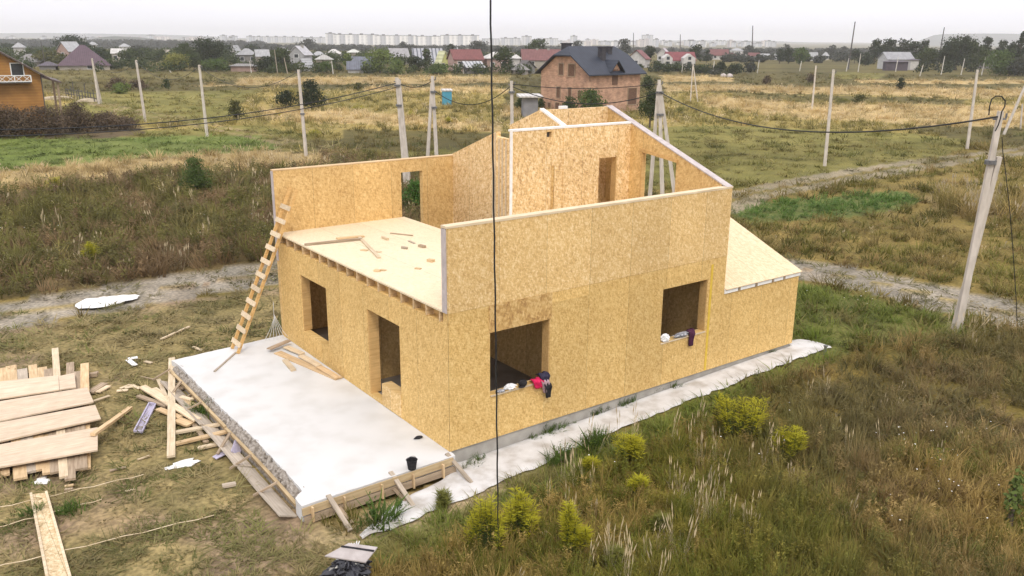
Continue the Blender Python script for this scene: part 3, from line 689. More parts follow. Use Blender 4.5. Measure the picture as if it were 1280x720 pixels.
# plastic sheet on the track
P = [(93, 383), (104, 377), (127, 374), (150, 372), (175, 370), (172, 374), (150, 380), (125, 386), (98, 387)]
mb = MB(); pts = [at(*p) for p in P]; cx = sum(pts, Vector())/len(pts)
rings = []
for s_, zz in ((1, .0), (.85, .06), (.6, .09), (.3, .05)):
    k = len(mb.v); rings.append(k)
    for i, p in enumerate(pts):
        for e in range(3):
            q = p.lerp(pts[(i+1) % len(pts)], e/3); q = cx+(q-cx)*s_; mb.v.append((q.x+random.uniform(-.02, .02), q.y+random.uniform(-.03, .03), q.z+zz+random.uniform(0, .05)+.01))
nn = len(pts)*3
for a, b in zip(rings, rings[1:]):
    for j in range(nn): j2 = (j+1) % nn; mb.f.append((a+j, a+j2, b+j2, b+j))
mb.f.append(tuple(rings[-1]+j for j in range(nn)))
tag(mb.build('plastic_sheet', M['whiteplastic'], None, origin=cx), 'rumpled white plastic sheet lying on the dirt track', 'plastic sheet')
# white spill of rubble in the yard
for (x, y, l) in ((228, 580, 'white plaster spill near the end of the long pale board'), (52, 601, 'small white spill below the lumber stack')):
    p = at(x, y); blob('plaster_spill', l, 'spill', (p.x, p.y, p.z+.0), (.32 if x > 100 else .14, .14, .025), 'foam', 4, rough=.5, n=24)
# peg at the far end of the walkway
p = at(1031, 443); mb = MB(); mb.box(-.03, -.03, -.1, .03, .03, .24); mb.box(-.045, -.045, .24, .045, .045, .27); o = mb.build('marker_peg', M['steel']); o.location = p; tag(o, 'small dark peg standing at the far right end of the white walkway', 'peg')
# concrete walkway
zz = lambda x, y: float(gz(x, y))+.055
WALK = [(-2.75, -1.1), (-2.0, -1.22), (0.3, -1.22), (4.8, -.92), (9, -.8), (12.45, -.75), (12.3, .25), (11.7, .25), (11.55, -.02), (.4, -.02), (-.6, -.38), (-2.3, -.5)]
mb = MB(); nx_, ny_ = 160, 10
for i in range(nx_+1):
    x = -2.75+i*(12.45+2.75)/nx_
    yo = np.interp(x, [-2.75, 0, .4, 4.8, 12.45], [-1.45, -1.33, -1.18, -.86, -.75]); yi = np.interp(x, [-2.75, -1.9, -.4, .2, 11.6, 11.75, 12.3, 12.45], [-1.3, -.75, -.42, .04, .04, .4, .25, -.2])
    jo = -.12*vnoise(x*2.3, 3.1, 4)-.08*vnoise(x*6, 7.1, 2)+.05; ji = .08*vnoise(x*2.5, 9.1, 5)
    for j in range(ny_+1):
        y = yo-jo+(yi+ji*(x < .2)-yo+jo)*j/ny_; mb.v.append((x, float(y), zz(x, 0)-.0 if 0 < j < ny_ else zz(x, 0)-.03))
for i in range(nx_):
    for j in range(ny_):
        a = i*(ny_+1)+j; mb.f.append((a, a+ny_+1, a+ny_+2, a+1))
M['walk'] = noisy('walkway_concrete', (.42, .39, .35), (.585, .57, .55), 2.6, .9, c3=(.66, .65, .635), bump=.4, detail=10)
tag(mb.build('path', M['walk']), kind='structure')

# ------------------------------------------------------------------ goldenrods, shrubs, trees
def leafmesh(blobs, n, size, seed, up=.35, hang=0.0):
    """n small leaf faces spread through ellipsoid clumps (cx,cy,cz,rx,ry,rz)"""
    rs = np.random.RandomState(seed); B = np.array(blobs, float); vol = (B[:, 3]*B[:, 4]*B[:, 5])**.67; pr = vol/vol.sum()
    k = rs.choice(len(B), n, p=pr); d = rs.normal(size=(n, 3)); d /= np.linalg.norm(d, axis=1)[:, None]
    r = rs.uniform(.25, 1, n)**.45; r = r*(1+.12*rs.normal(size=n))
    c = B[k, :3]+d*r[:, None]*B[k, 3:]
    nr = d+rs.normal(size=(n, 3))*.55; nr[:, 2] += up; nr /= np.linalg.norm(nr, axis=1)[:, None]
    a = np.cross(nr, rs.normal(size=(n, 3))); a /= np.linalg.norm(a, axis=1)[:, None]; b = np.cross(nr, a)
    s = size*rs.uniform(.6, 1.35, n)[:, None]; a = a*s; b = b*s*.62
    v = np.stack([c-a, c-b*1.0+a*.1, c+a, c+b+a*.1], 1).reshape(-1, 3)
    f = np.arange(4*n).reshape(-1, 4); return v, f
def np_mesh(name, v, f, m):
    me = bpy.data.meshes.new(name); me.vertices.add(len(v)); me.vertices.foreach_set('co', np.asarray(v, np.float32).ravel())
    me.loops.add(f.size); me.loops.foreach_set('vertex_index', f.ravel().astype(np.int32)); me.polygons.add(len(f))
    me.polygons.foreach_set('loop_start', np.arange(0, f.size, f.shape[1], dtype=np.int32)); me.update(calc_edges=True); me.materials.append(m); return me
def np_obj(name, v, f, m, parent=None):
    o = bpy.data.objects.new(name, np_mesh(name, v, f, m)); C.objects.link(o)
    if parent is not None: o.parent = parent
    return o
FOL = {}
for k, (a, b) in dict(dark=((.020, .030, .013), (.045, .060, .024)), mid=((.035, .05, .018), (.075, .095, .03)), green=((.05, .085, .02), (.11, .15, .04)), light=((.09, .13, .03), (.17, .21, .06)),
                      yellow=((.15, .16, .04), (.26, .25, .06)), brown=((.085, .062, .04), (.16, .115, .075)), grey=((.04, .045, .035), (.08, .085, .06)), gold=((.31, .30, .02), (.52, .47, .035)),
                      olive=((.06, .065, .02), (.12, .115, .04)), lush=((.04, .10, .015), (.10, .18, .035)), red=((.08, .03, .02), (.16, .05, .03))).items():
    FOL[k] = foliage('foliage_'+k, a, b, .45)
def tree(cx, D, top, wpx, tint, label, base=None, name='tree', cat='tree', shape='round', group=None, seed=None):
    """a tree whose column is cx, at distance D, with its top at image row `top`"""
    p = far(cx, D) if base is None else base
    if base is not None: D = (p-CAM).dot(HF)
    h = max(1.2, zat(top, D, cx)-p.z); w = wpx*D/F
    t = thing(name, label, cat, p, 0, group)
    sd = seed or int(abs(cx*7+D*3)); rr = random.Random(sd); cb = .15*h if shape != 'bush' else .02*h
    if shape == 'tall': cb = .2*h
    mb = MB(); tr = max(.05, .022*h)
    mb.tube([(0, 0, -.3), (0.02*h*rr.uniform(-1, 1), 0, .35*h), (0.03*h*rr.uniform(-1, 1), .02*h, .8*h)], [tr*1.3, tr, tr*.35], 6)
    for k in range(5):
        a = rr.uniform(0, 6.28); z = rr.uniform(.28, .6)*h if shape != 'bush' else rr.uniform(.05, .3)*h
        mb.tube([(0, 0, z), (.2*w*math.cos(a), .2*w*math.sin(a), z+.14*h), (.36*w*math.cos(a), .36*w*math.sin(a), z+.24*h)], [tr*.5, tr*.3, tr*.12], 5)
    mb.build('trunk', M['bark'], t)
    bl = []; nb = rr.randint(11, 16)
    for k in range(nb):
        u = rr.random(); z = cb+(h-cb)*(.12+.8*u); env = math.sin(math.pi*min(1, max(.12, (z-cb)/(h-cb)*.86+.1)))**.6
        if shape == 'tall': env = (1-.75*abs(u-.4))
        if shape == 'cone': env = 1.05-u*.95
        a = rr.uniform(0, 6.28); q = rr.uniform(.1, .62)*w/2*env*1.15; rx = rr.uniform(.2, .34)*w*.9*(.6+.4*env)
        rz = min(rx*rr.uniform(.6, .9), (h-cb)*.3); bl.append((q*math.cos(a), q*math.sin(a), min(z, h-rz*.8), rx, rx, rz))
    if shape == 'bush': bl += [(w*.18, 0, h*.36, w*.34, w*.3, h*.36), (-w*.2, .1*w, h*.34, w*.32, w*.3, h*.34), (0, 0, h*.55, w*.3, w*.3, h*.4)]
    bl.append((0, 0, cb+(h-cb)*.5, w*.3, w*.3, (h-cb)*.38)); bl.append((rr.uniform(-.1, .1)*w, 0, h-.16*(h-cb), w*.2, w*.2, .16*(h-cb)))
    px = max(wpx, (h*F/D)); leaf = max(.045, 1.15*D/F)*(1.0 if D > 60 else 1.0)
    n = int(min(5200, max(260, 2.6*w*(h-cb)/(leaf*leaf))))
    v, f = leafmesh(bl, n, leaf, sd)
    np_obj('crown', v, f, FOL[tint], t)
    return t
T = [ # column, distance, top row, width, tint, label
 (10, 430, 54, 24, 'dark', 'dark round tree at the far left edge beside a white house'), (36, 520, 60, 18, 'grey', 'grey green tree between the edge tree and the big dark clump'),
 (58, 250, 63, 34, 'olive', 'olive tree just right of the wooden house chimney'), (80, 236, 67, 30, 'olive', 'low olive tree left of the purple roofed house'),
 (88, 400, 44, 38, 'dark', 'tallest dark tree behind the purple roofed house'), (103, 380, 51, 26, 'dark', 'dark tree on the right shoulder of the tallest dark tree'), (118, 290, 59, 30, 'dark', 'dark round tree behind the right slope of the purple roof'),
 (147, 340, 66, 20, 'mid', 'green tree left of the second concrete pole'), (160, 270, 61, 24, 'mid', 'mid green tree just left of the second concrete pole'), (178, 330, 57, 26, 'grey', 'grey green tree behind the second concrete pole'), (173, 250, 72, 20, 'mid', 'small tree at the foot of the hedge right of the second pole'),
 (202, 300, 62, 20, 'mid', 'small green tree left of the yellowing tree'), (216, 228, 66, 34, 'yellow', 'yellowing tree left of the large dark tree'), (229, 260, 53, 24, 'mid', 'green tree between yellowing tree and large dark tree'), (262, 262, 47.5, 40, 'dark', 'large dark domed tree left of the white roofed house'), (240, 232, 68, 24, 'mid', 'mid green tree in front of the large dark tree'),
 (268, 222, 73, 26, 'green', 'pale green tree at the foot of the large dark tree'), (284, 228, 80, 18, 'mid', 'low green tree right below the large dark tree'), (283, 480, 56, 14, 'grey', 'small grey tree right of the large dark tree'), (315, 440, 55, 24, 'dark', 'dark tree above the grey hip roof'),
 (330, 224, 70, 26, 'dark', 'dark bushy tree left of the pair of thin poles'), (352, 228, 60, 26, 'mid', 'tall green tree behind the pair of thin poles'), (341, 216, 84, 22, 'mid', 'low green shrubby tree at the foot of the thin poles'), (384, 620, 48, 22, 'grey', 'hazy tree standing before the left end of the apartment slab'), (403, 600, 57, 18, 'grey', 'hazy tree under the left corner of the white apartment block'),
 (370, 235, 78, 16, 'dark', 'dark tree left of the steep white gable'), (398, 230, 78, 18, 'mid', 'mid green tree right of the steep white gable'), (407, 218, 76, 18, 'green', 'round green tree under the white arched roof'), (422, 222, 80, 14, 'mid', 'narrow green tree beside the lone grey pole'), (434, 224, 67, 12, 'light', 'slender light green tree left of the low white wall'),
 (447, 420, 64, 14, 'dark', 'dark tree above the dark long roof'), (441, 700, 59, 9, 'grey', 'tiny hazy tree under the centre of the apartment block'), (474, 222, 59, 32, 'light', 'big light green tree in the middle of the village'), (490, 300, 66, 20, 'mid', 'green tree behind the big light green tree'), (496, 214, 74, 20, 'light', 'small yellow green tree right of the big light green tree'),
 (503, 560, 52, 14, 'grey', 'dark hazy tree below the middle of the apartments'), (515, 540, 56, 16, 'grey', 'grey tree left of the ribbed metal roof'), (491, 600, 57, 9, 'grey', 'small hazy tree left of the dark hazy tree below the apartments'), (519, 224, 70, 24, 'dark', 'dark tree in front of the ribbed metal roof'), (533, 240, 60, 12, 'mid', 'small tree in the ridge line of the ribbed roof'),
 (546, 216, 79, 28, 'green', 'green shrubby tree beneath the yellow gable'), (563, 420, 55, 12, 'dark', 'dark tree just above the red roof'), (598, 470, 51, 28, 'grey', 'broad hazy tree behind the red roofed house'), (592, 224, 84, 22, 'mid', 'low hedge tree before the red roofed house'), (631, 222, 58, 20, 'mid', 'tall green tree before the white roofed house'), (622, 420, 57, 12, 'grey', 'hazy tree behind the white roofed house'),
 (672, 330, 48, 25, 'mid', 'dark green domed tree above the long red roof'), (649, 400, 62, 12, 'grey', 'hazy tree left of the long red roof'), (720, 430, 51, 16, 'grey', 'hazy tree just right of the slate roof chimney'), (780, 420, 48, 18, 'grey', 'hazy tree behind the right end of the slate roof'),
 (812, 300, 57, 14, 'dark', 'dark tree between the two red roofed houses'), (800, 250, 80, 10, 'mid', 'small green tree at the right corner of the brick house roof'), (826, 260, 76, 22, 'mid', 'leafy tree left of the white gabled house'), (845, 250, 78, 20, 'mid', 'leafy tree below the twin white gables'), (870, 330, 56, 18, 'dark', 'dark round tree right of the twin white gables'), (884, 340, 62, 9, 'dark', 'narrow dark tree beside the round dark tree'),
 (880, 236, 80, 22, 'mid', 'bushy tree behind the twin leg pole'), (903, 232, 77, 14, 'dark', 'pointed dark tree in the hedge right of the twin leg pole'), (895, 225, 86, 18, 'grey', 'low grey green bush in the hedge right of the twin leg pole'), (919, 232, 79, 20, 'dark', 'dark bush at the right end of the hedge'), (940, 240, 77, 16, 'grey', 'grey bush standing apart right of the hedge'),
 (937, 520, 56, 13, 'grey', 'dark tree at the foot of the tall mast'), (946, 450, 61, 12, 'grey', 'hazy tree right of the tall mast foot'), (976, 350, 59, 12, 'dark', 'dark tree at the left of the two rounded trees'), (987, 340, 60, 14, 'dark', 'dark green tree beside the rounded light one'), (1001, 330, 59, 22, 'green', 'rounded green tree on the far field edge'), (983, 620, 55, 10, 'grey', 'faint tree on the skyline left of the rounded green tree'),
 (1041, 560, 56, 12, 'grey', 'hazy tree on the skyline left of the leaning mast'), (1054, 400, 65, 26, 'grey', 'broad low tree left of the leaning mast'), (1070, 360, 61, 14, 'dark', 'dark tree just right of the leaning mast'), (1056, 600, 57, 9, 'grey', 'small hazy tree above the broad low tree'), (1084, 320, 64, 12, 'dark', 'dark low tree left of the grey roofed farmhouse'),
 (1095, 350, 49, 16, 'dark', 'leftmost tall dark tree of the grove'), (1112, 350, 48, 22, 'dark', 'second tall dark tree of the grove'), (1130, 350, 48, 20, 'dark', 'tall dark tree above the farmhouse roof'), (1144, 345, 52, 16, 'dark', 'dark tree right above the farmhouse roof end'), (1155, 340, 50, 12, 'dark', 'narrow dark tree left of the leaning post'),
 (1162, 290, 58, 26, 'mid', 'green tree at the left of the big grove'), (1188, 285, 52, 26, 'dark', 'dark green tree beside the leaning post'), (1198, 280, 45, 34, 'dark', 'largest tree in the middle of the right grove'), (1217, 290, 50, 24, 'mid', 'mid green tree right of the largest grove tree'), (1207, 330, 43, 10, 'grey', 'thin sparse treetop above the largest grove tree'),
 (1235, 330, 46, 13, 'dark', 'pointed dark tree right of the big grove'), (1251, 320, 48, 15, 'dark', 'round dark tree near the right edge'), (1276, 260, 38, 13, 'dark', 'very dark tall tree at the right edge of the view'), (1266, 280, 50, 16, 'dark', 'dark tree beside the tall edge tree'), (1233, 270, 60, 26, 'mid', 'leafy tree above the small grey roof at right'), (1256, 240, 62, 34, 'green', 'pale green bushy tree near the right edge'), (1278, 235, 70, 24, 'grey', 'greyish bush at the right edge of the view'),
]
for (cx, D, tp_, w_, ti, lb) in T: tree(cx, D, tp_, w_*1.3, ti, lb, shape='tall' if 'slender' in lb or 'pointed' in lb else ('bush' if 'bush' in lb or 'low ' in lb or 'hedge' in lb else 'round'))
BU = [ # base column, base row, top row, width, tint, label
 (390, 136, 99, 40, 'dark', 'large dark shrub right behind the fourth concrete pole'), (359, 136, 113, 30, 'dark', 'dark shrub left of the fourth concrete pole'),
 (247, 242, 194, 44, 'green', 'leafy green shrub rising from the brown weeds'), (174, 112, 99, 26, 'brown', 'brown bush right of the first concrete pole'), (148, 113, 97, 30, 'brown', 'dusky bush behind the first concrete pole'), (209, 111, 98, 12, 'mid', 'small spiky green bush right of the second pole'),
 (150, 117, 103, 30, 'light', 'light green low bush by the first pole'), (447, 113, 103, 14, 'olive', 'olive bush in the straw field'), (296, 150, 124, 22, 'olive', 'olive bush beside the third concrete pole'),
 (738, 147, 111, 44, 'green', 'rounded green bush in front of the brick house'), (712, 146, 119, 28, 'mid', 'low bush left of the rounded green bush'), (651, 138, 117, 16, 'mid', 'green bush left of the white roofed shed'), (676, 138, 122, 12, 'mid', 'green bush right of the white roofed shed'),
 (810, 113, 94, 20, 'mid', 'dense shrub at the right corner of the brick house'), (1125, 112, 97, 13, 'dark', 'small lone dark bush in the right hand field'), (1073, 130, 118, 18, 'olive', 'olive bush in the straw field right of the tall thin pole'), (958, 106, 94, 12, 'brown', 'brown thorny bush left of the short pole'), (787, 108, 100, 10, 'green', 'small bright shrub at the straw field edge'),
 (1013, 104, 92, 14, 'brown', 'dark brown bush left of the short leaning pole'),
]
for (cx, by, tp_, w_, ti, lb) in BU: tree(cx, 0, tp_, w_, ti, lb, base=at(cx, by), name='bush', cat='bush', shape='bush')
tree(815, 0, 112, 30, 'mid', 'young tree with a thin trunk left of the triple pole', base=at(812, 160), shape='round')
tree(519, 0, 224, 46, 'lush', 'lush green bush seen through the narrow opening of the back wall', base=at(519, 262), name='bush', cat='bush', shape='bush')
for i, (cx, by, tp_, w_, l) in enumerate(((20, 172, 128, 60, 'leftmost brown bramble below the wooden house'), (62, 170, 126, 50, 'second brown bramble below the wooden house'), (98, 166, 121, 44, 'brown bramble below the broken fence'), (132, 164, 133, 44, 'lower brown bramble near the first pole'), (158, 162, 146, 34, 'small brown bramble at the end of the dark bank'), (-14, 172, 120, 60, 'brown bramble at the left edge of the view'))):
    tree(cx, 0, tp_+6, w_*1.15, 'brown', l, base=at(cx, by-1), name='bramble', cat='bush', shape='bush')

# ------------------------------------------------------------------ poles and wires
def stick(name, label, cat, base, top, r0, r1, mt, n=4, parts=(), group=None):
    t = thing(name, label, cat, base, 0, group)
    mb = MB(); mb.tube([Vector((0, 0, -.5)), top-base], [r0, r1], n); mb.build('shaft', M[mt], t); return t
def pole(bx, by, tx, ty, label, braces=(), base=None, r=.15, cap=True, bands=()):
    b = at(bx, by) if base is None else base; tp_ = top_over(b, tx, ty)
    t = thing('utility_pole', label, 'utility pole', b, 0)
    mb = MB(); mb.tube([Vector((0, 0, -.5)), tp_-b], [r, r*.72], 4); mb.build('shaft', M['pole'], t)
    for (x, y, x2, y2) in braces:
        q = at(x, y); mb = MB(); e = top_over(b, x2, y2)-b; mb.tube([q-b-Vector((0, 0, .4)), e], [r*.95, r*.7], 4); mb.build('brace', M['pole'], t)
    if cap:
        mb = MB(); mb.bar(tp_-b+Vector((-.16, .1, -.22)), tp_-b+Vector((.16, -.1, -.22)), .05, .05); mb.tube([tp_-b+Vector((.16, -.1, -.2)), tp_-b+Vector((.16, -.1, -.06))], .03, 6); mb.build('bracket', M['steel'], t)
    for f_ in bands:
        k = (tp_-b)*f_; mb = MB(); mb.tube([k-Vector((0, 0, .06)), k+Vector((0, 0, .06))], r*1.25, 8); mb.build('band', M['steel'], t)
    return tp_
p1 = pole(124, 130, 115, 73, 'leftmost concrete pole with a brace beside the broken fence', [(127, 129, 115.5, 77)])
p2 = pole(182, 152, 170, 75, 'second concrete pole from the left leaning slightly')
p3 = pole(259, 170, 249, 81, 'third concrete pole from the left')
p4 = pole(383, 196, 373, 87, 'concrete pole in front of the dark shrub', bands=(.5,))
p5 = pole(508, 232, 496, 97, 'thick double concrete pole with wires behind the left parapet', [(512, 232, 498.5, 99)], r=.17, bands=(.75, .93))
p6 = pole(548, 232, 540.5, 95, 'narrow A shaped concrete pole near the blue cabin', [(532, 232, 540, 104)], r=.15, bands=(.86, .72))
p7 = pole(641, 238, 639.5, 101, 'single concrete pole rising behind the middle of the house', r=.15, bands=(.9,))
p8 = pole(829, 250, 824, 100, 'triple legged concrete pole behind the gable opening', [(812, 248, 823, 107), (846, 250, 825, 107)], r=.17, bands=(.72, .9))
p9 = pole(1031, 207, 1042, 87, 'tall thin concrete pole in the mown field right of the house')
p10 = pole(1015, 137, 1020, 82, 'short looking concrete pole just left of the tall thin one')
p11 = pole(1209, 186, 1222, 87, 'tall thin concrete pole at the right in the mown field')
p12 = pole(873, 127, 866.5, 80, 'twin leg concrete pole in front of the hedge', [(863, 127, 866, 82)], r=.13)
p13 = pole(1196, 413, 1251, 139, 'nearest big leaning concrete pole with a cable loop on its head', [(1192, 410, 1249, 196)], r=.135, bands=(.78,))
p14 = pole(1253, 168, 1288, 92, 'slanting concrete pole leaning out at the right edge')
p15 = pole(1276, 162, 1278, 130, 'short pale post behind the slanting pole at the right edge', r=.1, cap=False)
def mast(cx, D, top, label, r, mt='dark_wood', base_row=None, lean=0):
    b = far(cx, D); v = ray(cx+lean, top); k = (b-CAM).dot(HF)/v.dot(HF); e = CAM+v*k
    stick('pole', label, 'pole', b, e, r, r*.6, mt, 6)
mast(1063, 280, 27, 'tall leaning timber mast against the sky at right', .28, lean=6); mast(1175, 300, 34, 'short leaning timber post among the right grove', .25, lean=5.5)
mast(941, 520, 32, 'tall lattice like mast on the skyline', .42); mast(850.5, 600, 43, 'slim mast above the white gabled house', .38); mast(792, 620, 41, 'slim mast behind the slate roof', .36)
mast(54, 230, 52, 'dark timber pole in front of the olive tree', .14, lean=-3)
mast(345, 214, 62, 'left of two thin timber poles by the tall green tree', .12, 'grey_board', lean=-2); mast(358, 214, 72, 'right of two thin timber poles by the tall green tree', .14, 'grey_board', lean=-3); mast(415, 214, 76, 'lone grey pole left of the low white wall', .13, 'pole_far', lean=-.5)
mast(212, 216, 88, 'short white post before the yellowing tree', .14, 'pole_far'); mast(312, 216, 76, 'white post right of the pink wall', .12, 'pole_far')
mast(854, 240, 75, 'thin pole in front of the twin white gables', .12, 'pole_far')
for (cx, D, tp_, l) in ((893, 232, 76, 'short post above the hedge right of the twin leg pole'), (949, 240, 75, 'short post at the edge of the sandy track'), (1002, 260, 76, 'short post in the far field left of the stub pole'), (1061, 262, 73, 'stout double post at the foot of the leaning mast'), (1076, 258, 67, 'tall slim post right of the leaning mast'), (1123, 262, 71, 'short post at the farmhouse fence'), (1181, 240, 70, 'concrete post below the leaning timber post'), (1206, 240, 73, 'dim post in the field below the grove'), (1232, 240, 71, 'concrete post below the small grey roof'), (1154, 225, 81, 'pale post standing alone in the right field'), (567, 222, 80, 'slim post at the left corner of the red roofed house'), (579, 222, 80, 'slim post in front of the red roofed house')):
    mast(cx, D, tp_, l, .15, 'pole_far')
b = far(568, 220); stick('pole', 'white prop leaning before the red roofed house', 'pole', b, top_over(b, 574, 79), .17, .14, 'pole_far')
def wire(label, A, B, sag, r=.022, n=26, name='wire', cat='wire'):
    mb = MB(); mb.tube([A.lerp(B, t/n)-Vector((0, 0, sag*4*(t/n)*(1-t/n))) for t in range(n+1)], r, 5)
    return tag(mb.build(name, M['cable'], None, origin=A), label, cat)
dz = Vector((0, 0, -.25))
def vray(px, py, dist): v = ray(px, py); return CAM+v*(dist/v.dot(HF))
wire('upper black wire running from the double pole out to the left', p5+dz*1.2, vray(-70, 162, 34), .75, .025); wire('lower black wire running from the double pole out to the left', p5+dz*2.2, vray(-70, 171, 32), .7, .022)
wire('wire from the double pole to the A shaped pole', p5+dz*1.0, p6+dz, .35); wire('wire from the A shaped pole to the middle pole', p6+dz*3, p7+dz, 1.0)
wire('upper wire from the middle pole to the triple legged pole', p7+dz*.7, p8+dz*.8, .25); wire('lower wire from the middle pole to the triple legged pole', p7+dz*1.2, p8+dz*2.6, .8, .026)
wire('long sagging black cable from the triple legged pole to the big leaning pole', p8+dz*2.4, p13+Vector((-.15, 0, -.15)), 1.15, .026)
wire('wire between the first and second poles at left', p1+dz*.4, p2+dz*.4, 1.4, .02); wire('wire between the second and third poles at left', p2+dz*.4, p3+dz*.4, 1.5, .02); wire('wire between the third and fourth poles at left', p3+dz*.4, p4+dz*.4, 1.5, .02)
# cable loop on the big pole
loop = [(1236, 144), (1237, 133), (1239.5, 124), (1245, 120), (1252, 120.5), (1256.5, 126), (1256, 133), (1252, 140), (1250.5, 148), (1248, 156), (1244, 164)]
dp = (p13-CAM).dot(HF); pts = [vray(x, y, dp-.35) for x, y in loop]; mb = MB(); mb.tube(pts, .019, 6); tag(mb.build('cable_loop', M['cable'], None, origin=pts[0]), 'curled black cable loop on the head of the big leaning pole', 'cable')
pts = [vray(x, y, dp-.3+.02*i) for i, (x, y) in enumerate([(1252.5, 171), (1253.5, 190), (1257, 215), (1262, 260), (1266, 310), (1270, 370), (1273, 440)])]
mb = MB(); mb.tube(pts, .012, 5); tag(mb.build('drop_cable', M['cable'], None, origin=pts[0]), 'thin black cable hanging down right of the big leaning pole', 'cable')
# near hanging cable in front of the house
b = at(623, 693); b.z += .02; e = vray(612, -60, (b-CAM).dot(HF)); mid = b.lerp(e, .5)+R0*.015
mb = MB(); n = 40
mb.tube([b.lerp(e, t/n)+R0*(.005*math.sin(t*1.7)+.008*math.sin(math.pi*t/n)) for t in range(n+1)], [.005+.009*min(1, t/6) for t in range(n+1)], 6)
tag(mb.build('hanging_cable', M['cable'], None, origin=b), 'black cable hanging straight down in front of the house', 'cable')

